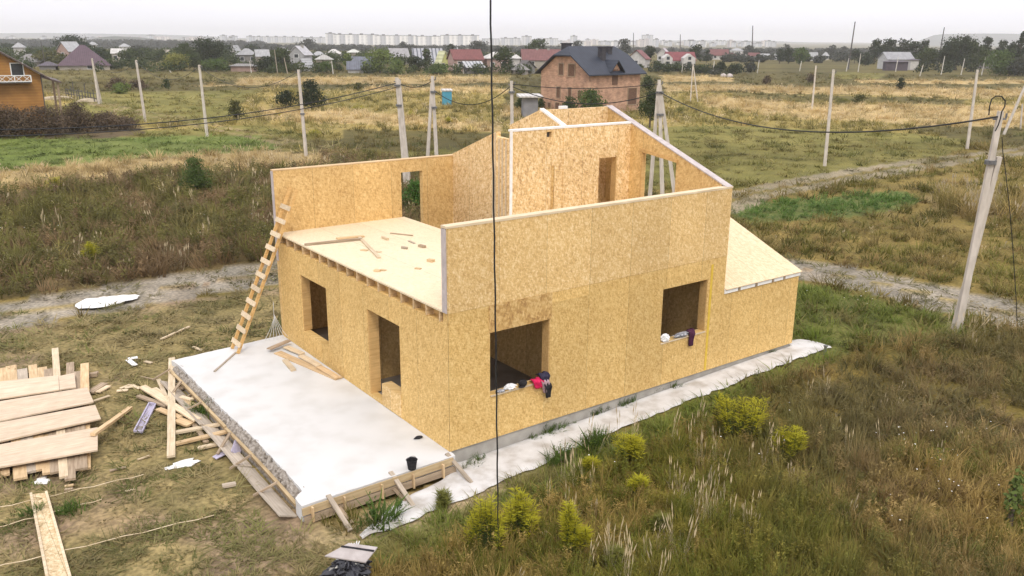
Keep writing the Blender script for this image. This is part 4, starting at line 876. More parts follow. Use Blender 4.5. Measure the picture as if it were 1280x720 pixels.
# ------------------------------------------------------------------ far houses
RM = {}
def plain(c, k=None):
    key = ('p',)+c
    if key not in RM: RM[key] = noisy('render_wall', tuple(v*.85 for v in c), tuple(min(.85, v*1.1) for v in c), 1.3)
    return RM[key]
def roofm(c):
    key = ('r',)+c
    if key not in RM: RM[key] = striped('roof_sheet', tuple(v*.85 for v in c), tuple(v*1.1 for v in c), 2.2, 0, .6, .5)
    return RM[key]
def house_at(label, loc, rot, w, d, wh, rh, wall, roof, kind='gable', axis='x', ov=.5, wins=(), chims=(), name='house', cat='house', doors=(), clip=0, wallm=None, roofmt=None, gablewall=None):
    """box house in its own frame: x along width w, y depth d, ridge along `axis`"""
    t = thing(name, label, cat, loc, -YAW+rot)
    wm = wallm or plain(wall); rm = roofmt or roofm(roof); mb = MB(); a, b_ = w/2, d/2
    if kind == 'gable' and axis == 'x':
        for x in (-a, a):
            pass
        P0 = [(-a, -b_, -.8), (a, -b_, -.8), (a, b_, -.8), (-a, b_, -.8)]; P1 = [(x, y, wh) for x, y, z in P0]; mb.hexa(P0, P1)
        rr_ = rh*(1-clip); yy = b_*clip
        mb.hexa([(-a, -b_, wh), (-a, b_, wh), (-a, yy, wh+rr_), (-a, -yy-.001, wh+rr_)], [(a, -b_, wh), (a, b_, wh), (a, yy, wh+rr_), (a, -yy-.001, wh+rr_)])
    elif kind == 'gable':
        P0 = [(-a, -b_, -.8), (a, -b_, -.8), (a, b_, -.8), (-a, b_, -.8)]; P1 = [(x, y, wh) for x, y, z in P0]; mb.hexa(P0, P1)
        mb.hexa([(-a, -b_, wh), (a, -b_, wh), (0, -b_, wh+rh)], [(-a, b_, wh), (a, b_, wh), (0, b_, wh+rh)])
    else:
        mb.box(-a, -b_, -.8, a, b_, wh)
    mb.build('wall', wm, t)
    mb = MB(); th = .14; e = .06
    if kind == 'gable':
        A, B_ = (a+ov, b_) if axis == 'x' else (b_+ov, a)
        s = rh/B_; y1 = B_+ov
        f_ = (lambda u, v, z: (u, v, z)) if axis == 'x' else (lambda u, v, z: (v, u, z))
        z0 = wh-s*ov+e; z1 = wh+rh+e
        if clip:
            # half-hipped: the ridge stops short of both gables
            hc = rh*clip; zc = z1-hc; yc = B_*clip; rx = A-ov*0-hc*1.15
            top = [(-A, -y1, z0), (A, -y1, z0), (A, -yc, zc), (rx, 0, z1), (-rx, 0, z1), (-A, -yc, zc)]
            tp2 = [(-A, y1, z0), (A, y1, z0), (A, yc, zc), (rx, 0, z1), (-rx, 0, z1), (-A, yc, zc)]
            for P in (top, tp2): mb.hexa([f_(*p) for p in P], [f_(p[0], p[1], p[2]+th) for p in P])
            for sx_ in (-1, 1):
                P = [(sx_*A, -yc, zc), (sx_*A, yc, zc), (sx_*rx, 0, z1)]; mb.hexa([f_(*p) for p in P], [f_(p[0], p[1], p[2]+th) for p in P])
        else:
            for sg in (-1, 1):
                P = [(-A, sg*y1, z0), (A, sg*y1, z0), (A, 0, z1), (-A, 0, z1)]; mb.hexa([f_(*p) for p in P], [f_(p[0], p[1], p[2]+th) for p in P])
    else:
        A, B_ = a+ov, b_+ov; rx = max(0, A-B_); ry = max(0, B_-A)
        q = [(-A, -B_, wh), (A, -B_, wh), (A, B_, wh), (-A, B_, wh)]; r0 = (-rx, -ry, wh+rh); r1 = (rx, ry, wh+rh)
        if kind == 'shed': mb.hexa(q, [(-A, -B_, wh+.15), (A, -B_, wh+.15), (A, B_, wh+rh), (-A, B_, wh+rh)])
        elif rx >= ry: 
            mb.poly([q[0], q[1], r1, r0]); mb.poly([q[1], q[2], r1]); mb.poly([q[2], q[3], r0, r1]); mb.poly([q[3], q[0], r0]); mb.poly(q[::-1])
        else:
            mb.poly([q[0], q[1], r0]); mb.poly([q[1], q[2], r1, r0]); mb.poly([q[2], q[3], r1]); mb.poly([q[3], q[0], r0, r1]); mb.poly(q[::-1])
    rf = mb.build('roof', rm, t)
    for c in chims:
        x, y, s, z0, z1 = c[:5]; mb = MB(); mb.box(x-s, y-s, z0, x+s, y+s, z1); mb.box(x-s-.08, y-s-.08, z1, x+s+.08, y+s+.08, z1+.12); ch = mb.build('chimney', c[5] if len(c) > 5 else M['concrete'], rf)
    for (face, u, z, ww, hh) in wins:
        wo = MB(); fr = MB(); g = .05
        if face in 'fb':
            y = -b_ if face == 'f' else b_; sg = -1 if face == 'f' else 1
            wo.box(u-ww/2, min(y, y+sg*g), z, u+ww/2, max(y, y+sg*g), z+hh); y2 = y+sg*.03
            for q in ((u-ww/2-.08, z-.08, u+ww/2+.08, z), (u-ww/2-.08, z+hh, u+ww/2+.08, z+hh+.08), (u-ww/2-.08, z, u-ww/2, z+hh), (u+ww/2, z, u+ww/2+.08, z+hh)): fr.box(q[0], min(y, y+sg*.08), q[1], q[2], max(y, y+sg*.08), q[3])
        else:
            x = -a if face == 'l' else a; sg = -1 if face == 'l' else 1
            wo.box(min(x, x+sg*g), u-ww/2, z, max(x, x+sg*g), u+ww/2, z+hh)
            for q in ((u-ww/2-.08, z-.08, u+ww/2+.08, z), (u-ww/2-.08, z+hh, u+ww/2+.08, z+hh+.08), (u-ww/2-.08, z, u-ww/2, z+hh), (u+ww/2, z, u+ww/2+.08, z+hh)): fr.box(min(x, x+sg*.08), q[0], q[1], max(x, x+sg*.08), q[2], q[3])
        wn_ = wo.build('window', M.get('winglass_'+name, M['glass']), t); fr.build('frame', M['frame_w'] if not name.startswith('brick') else M['old_board'], wn_)
    for (u, ww, hh) in doors:
        mb = MB(); mb.box(u-ww/2, -b_-.06, 0, u+ww/2, -b_, hh); mb.build('door', M['dark_wood'], t)
    return t
def fh(label, x0, x1, ridge, eave, D, rot, wall, roof, kind='gable', axis='x', dfrac=.8, wins=(), chims=(), name='house', **k):
    """far house between columns x0..x1 with ridge and eave rows at distance D"""
    loc = far((x0+x1)/2, D); span = (x1-x0)*D/F; c, s = abs(math.cos(rot)), abs(math.sin(rot)); w = span/(c+dfrac*s); d = w*dfrac
    if kind == 'gable': k.setdefault('ov', .35)
    wh = max(1.1, zat(eave, D)-loc.z); rh = max(.3, zat(ridge, D)-zat(eave, D))
    ws = [(f_, u*(w if f_ in 'fb' else d), z*wh, .11*w if ww is None else ww, hh) for f_, u, z, ww, hh in wins]
    cs = [(x*w, y*d, .3, wh, wh+rh*z) for x, y, z in chims]
    return house_at(label, loc, rot, w, d, wh, rh, wall, roof, kind, axis, wins=ws, chims=cs, name=name, **k)
WH = (.50, .48, .45); CR = (.36, .32, .26); PK = (.36, .25, .21); GR = (.2, .19, .18); LG = (.34, .34, .34); RD = (.15, .06, .055); DK = (.09, .075, .09); BL = (.13, .14, .17); OL = (.3, .27, .24)
two = [('f', -.25, .35, 1.1, 1.2), ('f', .25, .35, 1.1, 1.2)]
fh('purple brown pyramid roofed house behind the first concrete pole', 68, 138, 66, 91, 232, .45, CR, (.095, .06, .075), kind='hip', dfrac=.9, wins=[('f', .1, .3, 1.2, 1.0)])
fh('brick gabled house with a pale grey roof above the purple roof', 72, 101, 57, 68, 270, -.5, PK, LG, axis='y', wins=[('f', 0, .6, 1.2, 1.2)])
fh('low dark hut left of the purple roofed house', 47, 68, 85, 90, 226, .3, GR, DK, kind='hip')
fh('small white house at the left beside the dark edge tree', 18, 30, 58, 64, 330, .2, WH, LG, kind='hip'); fh('tiny bright roof above the purple house', 112, 121, 56, 60, 420, .2, WH, LG, kind='hip')
fh('white roofed low house left of the second pole', 139, 157, 65, 70, 290, .3, CR, WH, wins=two); fh('bright gabled house far beyond the tallest dark tree', 96, 108, 47, 51, 900, .3, WH, LG)
fh('grey hut in haze behind the wooden house', 20, 50, 72, 82, 250, .2, OL, GR, kind='hip')
fh('white upper gable behind the large dark tree', 287, 301, 60, 70, 330, -.4, WH, LG, axis='y', wins=two[:1]); fh('grey hip roofed house right of the large dark tree', 294, 322, 63, 71, 290, .3, GR, (.27, .27, .27), kind='hip', wins=two)
fh('long low pinkish shed right of the large dark tree', 288, 318, 82, 85, 226, .1, PK, GR, kind='hip', dfrac=.4); fh('pale gabled house at the left of the thin poles', 318, 336, 65, 72, 270, .4, CR, LG)
fh('pale grey roofed house with a dark attic window left of the apartment slab', 362, 388, 60, 70, 260, -.35, LG, (.42, .41, .42), axis='y', wins=[('f', 0, .75, 1.4, 1.0)], chims=[(.1, .1, 1.15)])
fh('steep white gabled cottage below the grey attic roof', 372, 390, 76, 85, 232, -.6, WH, LG, axis='y', dfrac=1.1); fh('arched pale roof house in the village centre left', 394, 415, 70, 76, 250, .2, CR, (.36, .35, .32), kind='hip')
fh('white hip roofed house left of the light green tree', 406, 428, 63, 69, 330, .2, WH, WH, kind='hip', wins=two); fh('grey roof house behind the white hip roof', 388, 408, 66, 71, 360, .3, GR, LG, kind='hip')
fh('grey low roof above the dark long roof', 433, 451, 63, 67, 370, .2, CR, (.5, .5, .45), kind='hip'); fh('low white walled building with a long dark roof', 434, 462, 80, 88, 222, .12, WH, BL, dfrac=.5); fh('second dark roof behind the low white walled building', 440, 470, 73, 79, 250, .1, OL, BL, dfrac=.5)
fh('grey roofed house behind the yellow green tree', 484, 511, 62, 72, 300, .4, OL, (.3, .29, .29), wins=two[:1]); fh('house with a ribbed dark metal roof left of the yellow gable', 514, 554, 62, 79, 262, .25, OL, (.12, .13, .16), roofmt=striped('ribbed_roof', (.36, .36, .38), (.10, .11, .13), .9, 0, .5, .35), dfrac=.8)
fh('narrow yellow gabled house left of the red roof', 545, 560, 65, 78, 240, .8, (.55, .56, .22), (.5, .5, .3), axis='y', wins=two[:1]); fh('red roofed house with pink brick walls in the village centre', 560, 603, 63, 74, 236, .38, (.46, .32, .27), (.17, .06, .055), dfrac=.7, wins=[('f', -.3, .35, 1.2, 1.5), ('f', 0, .35, 1.2, 1.5), ('r', 0, .8, 1, 1.2), ('r', -.25, .35, 1, 1.2)], chims=[(.1, .1, 1.15)])
fh('slatted dark lean-to roof in front of the red roofed house', 580, 604, 77, 85, 224, .3, GR, BL, roofmt=striped('slat_roof', (.4, .4, .4), (.08, .09, .1), 1.1, 0, .5, .3), kind='shed', name='shed', cat='shed'); fh('white pyramid roofed house right of the red roof', 603, 636, 65, 73, 240, .3, PK, WH, kind='hip', wins=two)
fh('low white house behind the middle tree', 640, 650, 68, 73, 260, .3, WH, WH, kind='hip'); fh('long red tiled house left of the brick house', 652, 700, 62, 74, 262, .12, CR, (.17, .075, .07), dfrac=.5, chims=[(-.1, 0, 1.12), (.2, 0, 1.12)], wins=two); fh('small grey house with a dark gable roof left of the brick house', 646, 669, 76, 84, 226, .5, GR, (.1, .085, .08), axis='y', wins=two[:1])
fh('grey wall building at the left of the small grey house', 640, 660, 80, 88, 220, .2, OL, GR, kind='hip')
fh('red roofed white gabled house right of the slate roof', 785, 813, 62, 72, 285, -.45, WH, (.17, .055, .05), axis='y', wins=[('f', 0, .3, 1, 1.3)]); fh('white hazy house between the red roofs', 822, 838, 59, 66, 350, -.4, WH, (.45, .4, .42), axis='y', wins=two)
t = fh('red roofed house with two white gables above the hedge', 832, 868, 64, 73, 275, .15, WH, (.19, .055, .06), dfrac=.45, wins=[])
loc = t.location
for i, (cx, w_) in enumerate(((836, 11), (863, 14))):
    l = far(cx, 268); ww = w_*268/F; z1 = zat(65.5 if i else 66, 268)-l.z; z0 = zat(71, 268)-l.z; mb = MB()
    o = Vector((l.x-loc.x, l.y-loc.y, 0)); r_ = R0; f_ = HF
    for off in (0,):
        P = [o-r_*ww/2, o+r_*ww/2, o+r_*ww/2+f_*5, o-r_*ww/2+f_*5]
        Rm = Matrix.Rotation(YAW-.15, 3, 'Z'); P = [Rm @ p for p in P]
        mb.hexa([(p.x, p.y, -.5) for p in P], [(p.x, p.y, z0) for p in P]); a_ = (P[0]+P[1])/2; b2 = (P[2]+P[3])/2
        mb.hexa([(P[0].x, P[0].y, z0), (P[1].x, P[1].y, z0), (a_.x, a_.y, z1)], [(P[3].x, P[3].y, z0), (P[2].x, P[2].y, z0), (b2.x, b2.y, z1)])
    mb.build('gable_bay', plain(WH), t)
    mb = MB(); q = a_+(P[1]-P[0]).normalized()*0; nrm = (P[0]-P[3]).normalized(); e1 = (P[1]-P[0]).normalized()
    for (zb, hw, hh) in ((z0*.1, .55, 1.9), (z0*.85, .45, .9)):
        c0 = a_+nrm*.05; mb.hexa([c0-e1*hw+Vector((0, 0, zb)), c0+e1*hw+Vector((0, 0, zb)), c0+e1*hw-nrm*.1+Vector((0, 0, zb)), c0-e1*hw-nrm*.1+Vector((0, 0, zb))], [c0-e1*hw+Vector((0, 0, zb+hh)), c0+e1*hw+Vector((0, 0, zb+hh)), c0+e1*hw-nrm*.1+Vector((0, 0, zb+hh)), c0-e1*hw-nrm*.1+Vector((0, 0, zb+hh))])
    mb.build('window', M['glass'], t)
for (x0, x1, rg, ev, D, c, l) in ((888, 910, 60, 67, 420, RD, 'red roofed house in the far cluster left of the mast'), (909, 922, 64, 69, 440, RD, 'dull red roof second in the far cluster'), (922, 936, 65, 69, 450, OL, 'pale house under the foot of the tall mast'), (936, 950, 64, 69, 430, RD, 'red roofed house right under the tall mast'), (948, 962, 66, 70, 430, LG, 'small pale house at the right of the far cluster'), (968, 975, 65, 69, 420, WH, 'small white house left of the rounded trees'), (1013, 1022, 63, 69, 410, WH, 'white house right of the rounded green tree'), (1029, 1037, 62, 67, 440, WH, 'bright white house on the far field edge'),
                              (1228, 1247, 64, 68, 300, GR, 'small grey roofed house below the grove at right'), (150, 162, 58, 62, 600, LG, 'faint pale house beyond the mid green tree'), (203, 214, 66, 70, 330, CR, 'cream hut behind the yellowing tree'), (560, 572, 60, 64, 520, LG, 'faint grey house above the red roof'), (457, 470, 66, 70, 420, OL, 'small grey roof left of the big light green tree'), (345, 362, 61, 66, 420, LG, 'grey roof left of the pale attic house'), (765, 780, 57, 60, 620, LG, 'faint grey house over the slate roof'), (912, 930, 58, 61, 700, LG, 'faint pale row house beyond the red cluster')):
    fh(l, x0, x1, rg, ev, D, random.uniform(-.4, .5), WH if c != GR else GR, c if c != WH else LG, kind='hip' if random.random() < .5 else 'gable', wins=two)
fh('long grey roofed farmhouse with a white gable below the dark grove', 1101, 1142, 62, 70, 290, .3, (.5, .5, .49), (.3, .3, .31), dfrac=.45, wins=[('f', -.3, .4, 1, 1), ('f', .3, .4, 1, 1)]); fh('bright white annex at the right end of the farmhouse', 1138, 1149, 69.5, 71, 278, .1, WH, DK, kind='hip'); fh('dark barn wall in front of the farmhouse', 1108, 1136, 72, 73.5, 272, .1, DK, DK, kind='hip', dfrac=.3, name='barn', cat='barn')
# brick house
D = 110; loc = far(741, D-4.2); loc.z -= .5
bm = brick('brick_wall', (.47, .30, .205), (.35, .205, .14), (.49, .38, .29), 4.0)
rmt = striped('slate_blue_roof', (.026, .031, .045), (.038, .045, .062), 2.4, 0, .55, .2)
M['winglass_brick_house'] = noisy('brown_window_boards', (.10, .055, .035), (.17, .10, .065), 5)
dkb = brick('dark_brick', (.035, .035, .045), (.055, .055, .065), (.1, .1, .1), 6)
hw, hd = 9.9, 7.9
loc = far(741, D)+HF*1.2; loc.z = G0-.9; wh = zat(94.3, D-1)-loc.z+.5; rh = zat(59.5, D)-zat(94.3, D)-.5
brk = house_at('brick house with a dark slate hipped roof and boarded windows beyond the field', loc, rad(44), hw, hd, wh, rh, None, None, 'gable', 'x', ov=.55, clip=.36, wallm=bm, roofmt=rmt, name='brick_house', cat='house',
    wins=[('l', .5, wh-.35, .75, 1.35), ('l', -1.2, wh-.45, 1.05, 1.4), ('l', .9, wh-3.1, .55, 1.3), ('l', -1.0, wh-3.1, .5, 1.3), ('l', -2.6, wh-3.1, .55, 1.0), ('l', 2.4, wh-4.6, .5, .8), ('l', 1.0, wh-4.7, .7, 1.0), ('f', -3.9, wh-3.1, .7, 1.0), ('f', 3.4, wh-4.0, 1.7, 2.0)],
    chims=[(-3.4, 1.2, .45, wh+1.2, wh+rh+.45, dkb), (-.4, -2.0, .36, wh+1.0, wh+rh+.05, dkb), (2.0, -1.0, .34, wh+1.6, wh+rh+.05, dkb)])
# dormer on the brick house
mb = MB(); dx = -.1; dw = .85; z0 = wh-.1; z1 = wh+.35; y0 = -hd/2-.02; y1 = -.9
mb.hexa([(dx-dw, y0, z0), (dx+dw, y0, z0), (dx+dw, y1, z0), (dx-dw, y1, z0)], [(dx-dw, y0, z1), (dx+dw, y0, z1), (dx+dw, y1, z1), (dx-dw, y1, z1)])
mb.hexa([(dx-dw, y0, z1), (dx+dw, y0, z1), (dx, y0, z1+.9)], [(dx-dw, y1, z1), (dx+dw, y1, z1), (dx, y1, z1+.9)]); dm = mb.build('dormer', bm, brk)
mb = MB()
for sg in (-1, 1):
    P = [(dx+sg*(dw+.5), y0-.5, z1-.4), (dx, y0-.5, z1+.98), (dx, y1+.2, z1+.98), (dx+sg*(dw+.5), y1+.6, z1-.4)]; mb.hexa(P, [(p[0], p[1], p[2]+.14) for p in P])
mb.build('dormer_roof', rmt, dm)
mb = MB(); mb.box(dx-.5, y0-.05, wh-1.5, dx+.5, y0-.001, wh+.35); mb.build('window', M['winglass_brick_house'], brk)
# shed with a white roof by the brick house
fh('small grey shed with a flat white roof left of the brick house', 653, 673, 117.5, 121, 98, .15, (.22, .22, .23), WH, kind='shed', dfrac=.9, name='shed', cat='shed', wins=[])
# blue cabin
o = fh('small turquoise cabin with a white roof in the straw field', 551.5, 564, 112, 114.5, 118, .25, (.08, .3, .42), WH, kind='shed', dfrac=.8, name='cabin', cat='cabin', wins=[], ov=.1)
# yellow wooden house at the left edge
D = 80; loc = far(-31, D); loc.z = G0
hm = striped('log_boards', (.42, .22, .06), (.34, .165, .045), 4.0, 2, .6, .85)
z_e = zat(98, D)-loc.z; z_r = zat(54, D)-loc.z
wo = house_at('orange wooden house with a white lattice balcony at the left edge', loc, rad(31), 9.4, 6.0, z_e, z_r-z_e, None, None, 'gable', 'y', ov=.7, wallm=hm, roofmt=roofm((.10, .07, .06)), name='wooden_house', cat='house',
    wins=[('f', 2.95, zat(98, D)-loc.z, .9, 1.0)])
mb = MB(); yb = -3.0-.9; bz = zat(106, D)-loc.z; bt = zat(98, D)-loc.z
mb.box(-1.2, yb, bz-.1, 3.9, -3.0, bz); mb.build('balcony_floor', M['dark_wood'], wo)
mb = MB(); mb.bar((-1.2, yb, bt), (3.9, yb, bt), .07, .07); mb.bar((-1.2, yb, bz+.05), (3.9, yb, bz+.05), .06, .07)
for k in range(5):
    x = -1.2+k*5.1/4; mb.bar((x, yb, bz), (x, yb, bt), .08, .08)
    if k < 4:
        for e in (0, 1):
            xa = x+e*5.1/8; mb.bar((xa, yb-.02, bz), (xa+5.1/8, yb-.02, bt), .04, .04); mb.bar((xa, yb+.02, bt), (xa+5.1/8, yb+.02, bz), .04, .04)
mb.build('balcony_railing', M['frame_w'], wo)
mb = MB(); P = [(4.75, -3.6, z_e-.25), (6.3, -3.6, z_e-.75), (6.3, 3, z_e-.75), (4.75, 3, z_e-.25)]; mb.hexa(P, [(p[0], p[1], p[2]+.14) for p in P]); mb.build('porch_roof', roofm((.10, .07, .06)), wo)
for y in (-3.2, 2.6):
    mb = MB(); mb.box(5.9, y-.1, -.2, 6.08, y+.1, z_e-.68); mb.build('porch_post', M['old_board'], wo)
mb = MB(); mb.box(4.69, -3.02, 0, 4.78, -2.9, z_e); mb.build('corner_board', M['dark_wood'], wo)
# broken fence at the bank
fn = thing('fence', 'broken dark picket fence between the wooden house and the first pole', 'fence', at(102, 126), world=True)
A = at(83, 121); B = at(122, 128); mb = MB(); mb.bar(A+Vector((0, 0, .5)), B+Vector((0, 0, .5)), .06, .08); mb.bar(A+Vector((0, 0, 1.1)), B+Vector((0, 0, 1.1)), .06, .08); mb.build('rail', M['dark_wood'], fn)
for k in range(12):
    p = A.lerp(B, k/11); mb = MB(); hh = random.uniform(1.1, 1.7) if k not in (3, 7) else 2.3; mb.bar(p-Vector((0, 0, .2)), p+Vector((random.uniform(-.1, .1), 0, hh)), .11, .08); mb.build('picket', M['dark_wood'], fn)
M['sand'] = noisy('sand_heap_sand', (.34, .27, .18), (.46, .39, .28), 3)
# pale heap beyond the fence
for (x, y, w_, l) in ((72, 124, 2.6, 'pale sand heap left of the broken fence'), (110, 127, 1.6, 'small pale heap at the foot of the broken fence')):
    p = at(x, y); blob('sand_heap', l, 'heap', (p.x, p.y, p.z+.0), (w_*.8, w_*.6, .45), 'sand', 3, rough=.3, n=24)
for (x, y, l) in ((907, 94, 'left pale boulder at the hedge foot'), (915, 94, 'right pale boulder at the hedge foot')):
    p = far(x, 215); blob('rock', l, 'rock', (p.x, p.y, p.z+.2), (.9, .6, .6), 'foam_grey', 6, rough=.2, n=16)

# ------------------------------------------------------------------ distant city
def facade(name, base, dark, sx=.14, sz=.34, duty=.62):
    m, nt, b = mat(name); tc = N(nt, 'ShaderNodeTexCoord'); s_ = N(nt, 'ShaderNodeSeparateXYZ'); L(nt, tc.outputs['Object'], s_.inputs[0])
    u = mth(nt, 'ADD', s_.outputs[0], s_.outputs[1])
    f1 = mth(nt, 'GREATER_THAN', mth(nt, 'FRACT', mth(nt, 'MULTIPLY', u, sx)), duty); f2 = mth(nt, 'GREATER_THAN', mth(nt, 'FRACT', mth(nt, 'MULTIPLY', s_.outputs[2], sz)), .45)
    wn = mth(nt, 'GREATER_THAN', mth(nt, 'FRACT', mth(nt, 'MULTIPLY', u, sx*3.1)), .5)
    w = mth(nt, 'MULTIPLY', f2, wn)
    c = mixc(nt, mth(nt, 'MULTIPLY', f1, .75), base, dark); c = mixc(nt, mth(nt, 'MULTIPLY', w, .45), c, (.12, .13, .15)); L(nt, c, b.inputs['Base Color']); return m
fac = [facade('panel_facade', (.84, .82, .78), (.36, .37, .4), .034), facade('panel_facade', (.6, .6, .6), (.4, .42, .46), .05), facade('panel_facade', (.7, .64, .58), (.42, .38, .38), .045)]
def block(x0, x1, top, D, rot, label, group=None, fm=0, name='apartment_block'):
    loc = far((x0+x1)/2, D); w = (x1-x0)*D/F; h = zat(top, D)-loc.z; t = thing(name, label, 'apartment block', loc, -YAW+rot, group)
    d = 14; mb = MB(); mb.box(-w/2, -d/2, -2, w/2, d/2, h); mb.build('wall', fac[fm], t)
    mb = MB(); mb.box(-w/2-.4, -d/2-.4, h, w/2+.4, d/2+.4, h+1.0)
    n = max(1, int(w/22))
    for k in range(n): x = -w/2+(k+.5)*w/n; mb.box(x-3, -3, h+1, x+3, 3, h+2.9)
    mb.build('roof', M['dark_wood'] if fm != 2 else M['foam_grey'], t)
for (x0, x1, tp_, fm, l) in ((408.5, 419, 43.8, 0, 'bright white end tower of the long apartment slab'), (419.5, 472, 45, 0, 'ribbed left section of the long apartment slab'), (472.5, 520, 45.8, 0, 'grey middle section of the long apartment slab'), (521, 551, 46.3, 0, 'white section of the apartment slab beside the dark seam'), (552, 598, 45.0, 0, 'right end section of the long apartment slab')):
    block(x0, x1, tp_, 1900, .0, l, fm=fm)
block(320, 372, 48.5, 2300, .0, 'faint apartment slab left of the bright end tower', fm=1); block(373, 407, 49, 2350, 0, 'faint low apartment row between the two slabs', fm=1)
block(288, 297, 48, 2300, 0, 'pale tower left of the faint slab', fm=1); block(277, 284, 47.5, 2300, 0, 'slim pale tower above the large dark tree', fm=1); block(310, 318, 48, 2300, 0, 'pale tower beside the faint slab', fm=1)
block(186, 194, 48, 2500, 0, 'small bright tower over the left woods', fm=1); block(196, 214, 49.5, 2500, 0, 'low pale block over the left woods', fm=2); block(235, 256, 50, 2500, 0, 'low pale block left of the large dark tree', fm=2)
block(603, 624, 49, 2100, 0, 'dim block right of the long apartment slab', fm=1); block(626, 650, 48, 2100, 0, 'greenish grey block near the middle pole', fm=1); block(652, 664, 45.5, 2100, 0, 'taller block left of the domed tree', fm=1)
block(679, 697, 48, 2200, 0, 'pale block right of the domed tree', fm=1); block(713, 721, 44.8, 2200, 0, 'tower above the slate roof chimney', fm=1); block(802, 815, 43, 2300, 0, 'tallest hazy block right of the slate roof', fm=1)
for k in range(46):
    x = 690+k*6.1+random.uniform(-2, 2); w_ = random.uniform(4, 11); tp_ = random.uniform(48.5, 52.5) - (2 if 790 < x < 830 else 0)
    block(x, x+w_, tp_, random.uniform(1900, 2900), random.uniform(-.3, .3), 'small pale block in the hazy city sprawl on the horizon', group='small blocks of the hazy city', fm=random.choice((0, 1, 1, 2)))
for k in range(22):
    x = random.choice((random.uniform(-5, 180), random.uniform(100, 300))); block(x, x+random.uniform(3, 8), random.uniform(50, 52), random.uniform(2000, 2800), 0, 'small pale building on the hazy left horizon', group='small buildings on the left horizon', fm=random.choice((0, 1, 2)))
# far woods reading as one mass: leafy canopy strips
def woods(label, x0, x1, rows, D, depth, tint, dens=1.0, hmax=9, seed=1):
    rs = np.random.RandomState(seed); n = int((x1-x0)*D/F/7*dens*max(1, depth/40)); bl = []
    for k in range(n):
        cx = rs.uniform(x0, x1); d = D+rs.uniform(0, depth); p = far(cx, d); h = (zat(rows, d)-p.z)*rs.uniform(.6, 1.0); h = min(max(h, 2.6), hmax*2.2); w = h*rs.uniform(.5, .9)
        bl.append((p.x, p.y, p.z+h*.55, w*.8, w*.8, h*.45)); bl.append((p.x+rs.uniform(-2, 2), p.y, p.z+h*.3, w*.9, w*.9, h*.35))
    leaf = 1.3*D/F; v, f = leafmesh(bl, int(len(bl)*105), leaf, seed)
    tag(np_obj('woods', v, f, FOL[tint]), label, 'woods', None, 'stuff')
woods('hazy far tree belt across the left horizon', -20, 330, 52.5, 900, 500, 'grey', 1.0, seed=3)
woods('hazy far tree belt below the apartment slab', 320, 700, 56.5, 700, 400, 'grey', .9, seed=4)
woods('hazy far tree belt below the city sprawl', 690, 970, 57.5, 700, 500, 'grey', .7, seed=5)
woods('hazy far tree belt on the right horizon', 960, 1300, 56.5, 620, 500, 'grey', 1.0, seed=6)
woods('village greenery between the left houses', -20, 300, 61, 280, 180, 'mid', 4.2, 6, seed=7)
woods('village greenery between the middle houses', 300, 660, 64, 275, 190, 'mid', 4.0, 6, seed=8)
woods('shrubbery behind the grey roofed farmhouse', 1080, 1300, 60, 300, 100, 'dark', 1.8, 6, seed=9)
woods('low greenery around the far red roofed cluster', 870, 1070, 64, 360, 200, 'grey', 1.6, 4, seed=10)
woods('rough hedge below the twin white gables', 815, 930, 80, 236, 18, 'dark', 2.8, 3, seed=11)
woods('rough hedge at the foot of the left village', 120, 480, 77, 216, 30, 'mid', 4.2, 4, seed=12)
woods('orchard greenery behind the broken fence', -20, 160, 72, 228, 34, 'mid', 3.0, 5, seed=14)
woods('bushy gardens before the red roofed house', 480, 660, 80, 216, 18, 'mid', 3.2, 3, seed=15)
woods('scrub along the foot of the right grove', 1150, 1300, 70, 240, 40, 'dark', 2.6, 3, seed=13)
# hills
def hill(cols, D, depth, mt):
    mb = MB(); n = len(cols)
    for (x, row) in cols:
        p = far(x, D); q = far(x, D+depth); mb.v += [(p.x, p.y, p.z-10), ((p.x*.6+q.x*.4), (p.y*.6+q.y*.4), zat(row, D+depth*.4)), (q.x, q.y, p.z-10)]
    for i in range(n-1):
        a = i*3; mb.f.append((a, a+3, a+4, a+1)); mb.f.append((a+1, a+4, a+5, a+2))
    o = mb.build('hills', mt, smooth=True); tag(o, kind='structure')
hm_ = noisy('hill_woods', (.045, .055, .04), (.1, .1, .075), .02, .95, detail=8)
hill([(1060, 55), (1110, 53.5), (1140, 50), (1165, 40), (1175, 38.6), (1200, 37.8), (1230, 37.4), (1262, 37.4), (1290, 38), (1360, 38), (1450, 48), (1500, 55)], 3300, 1500, hm_)
hill([(-120, 52), (-60, 48), (0, 46.5), (60, 45.5), (130, 46), (200, 46.5), (260, 48), (330, 52)], 4200, 1500, hm_)
hill([(640, 54), (740, 51), (860, 48.6), (960, 48.6), (1060, 52), (1120, 55)], 4600, 1500, hm_)
hill([(105, 56), (125, 50.5), (145, 49), (175, 50), (200, 53), (220, 56)], 1500, 500, hm_)

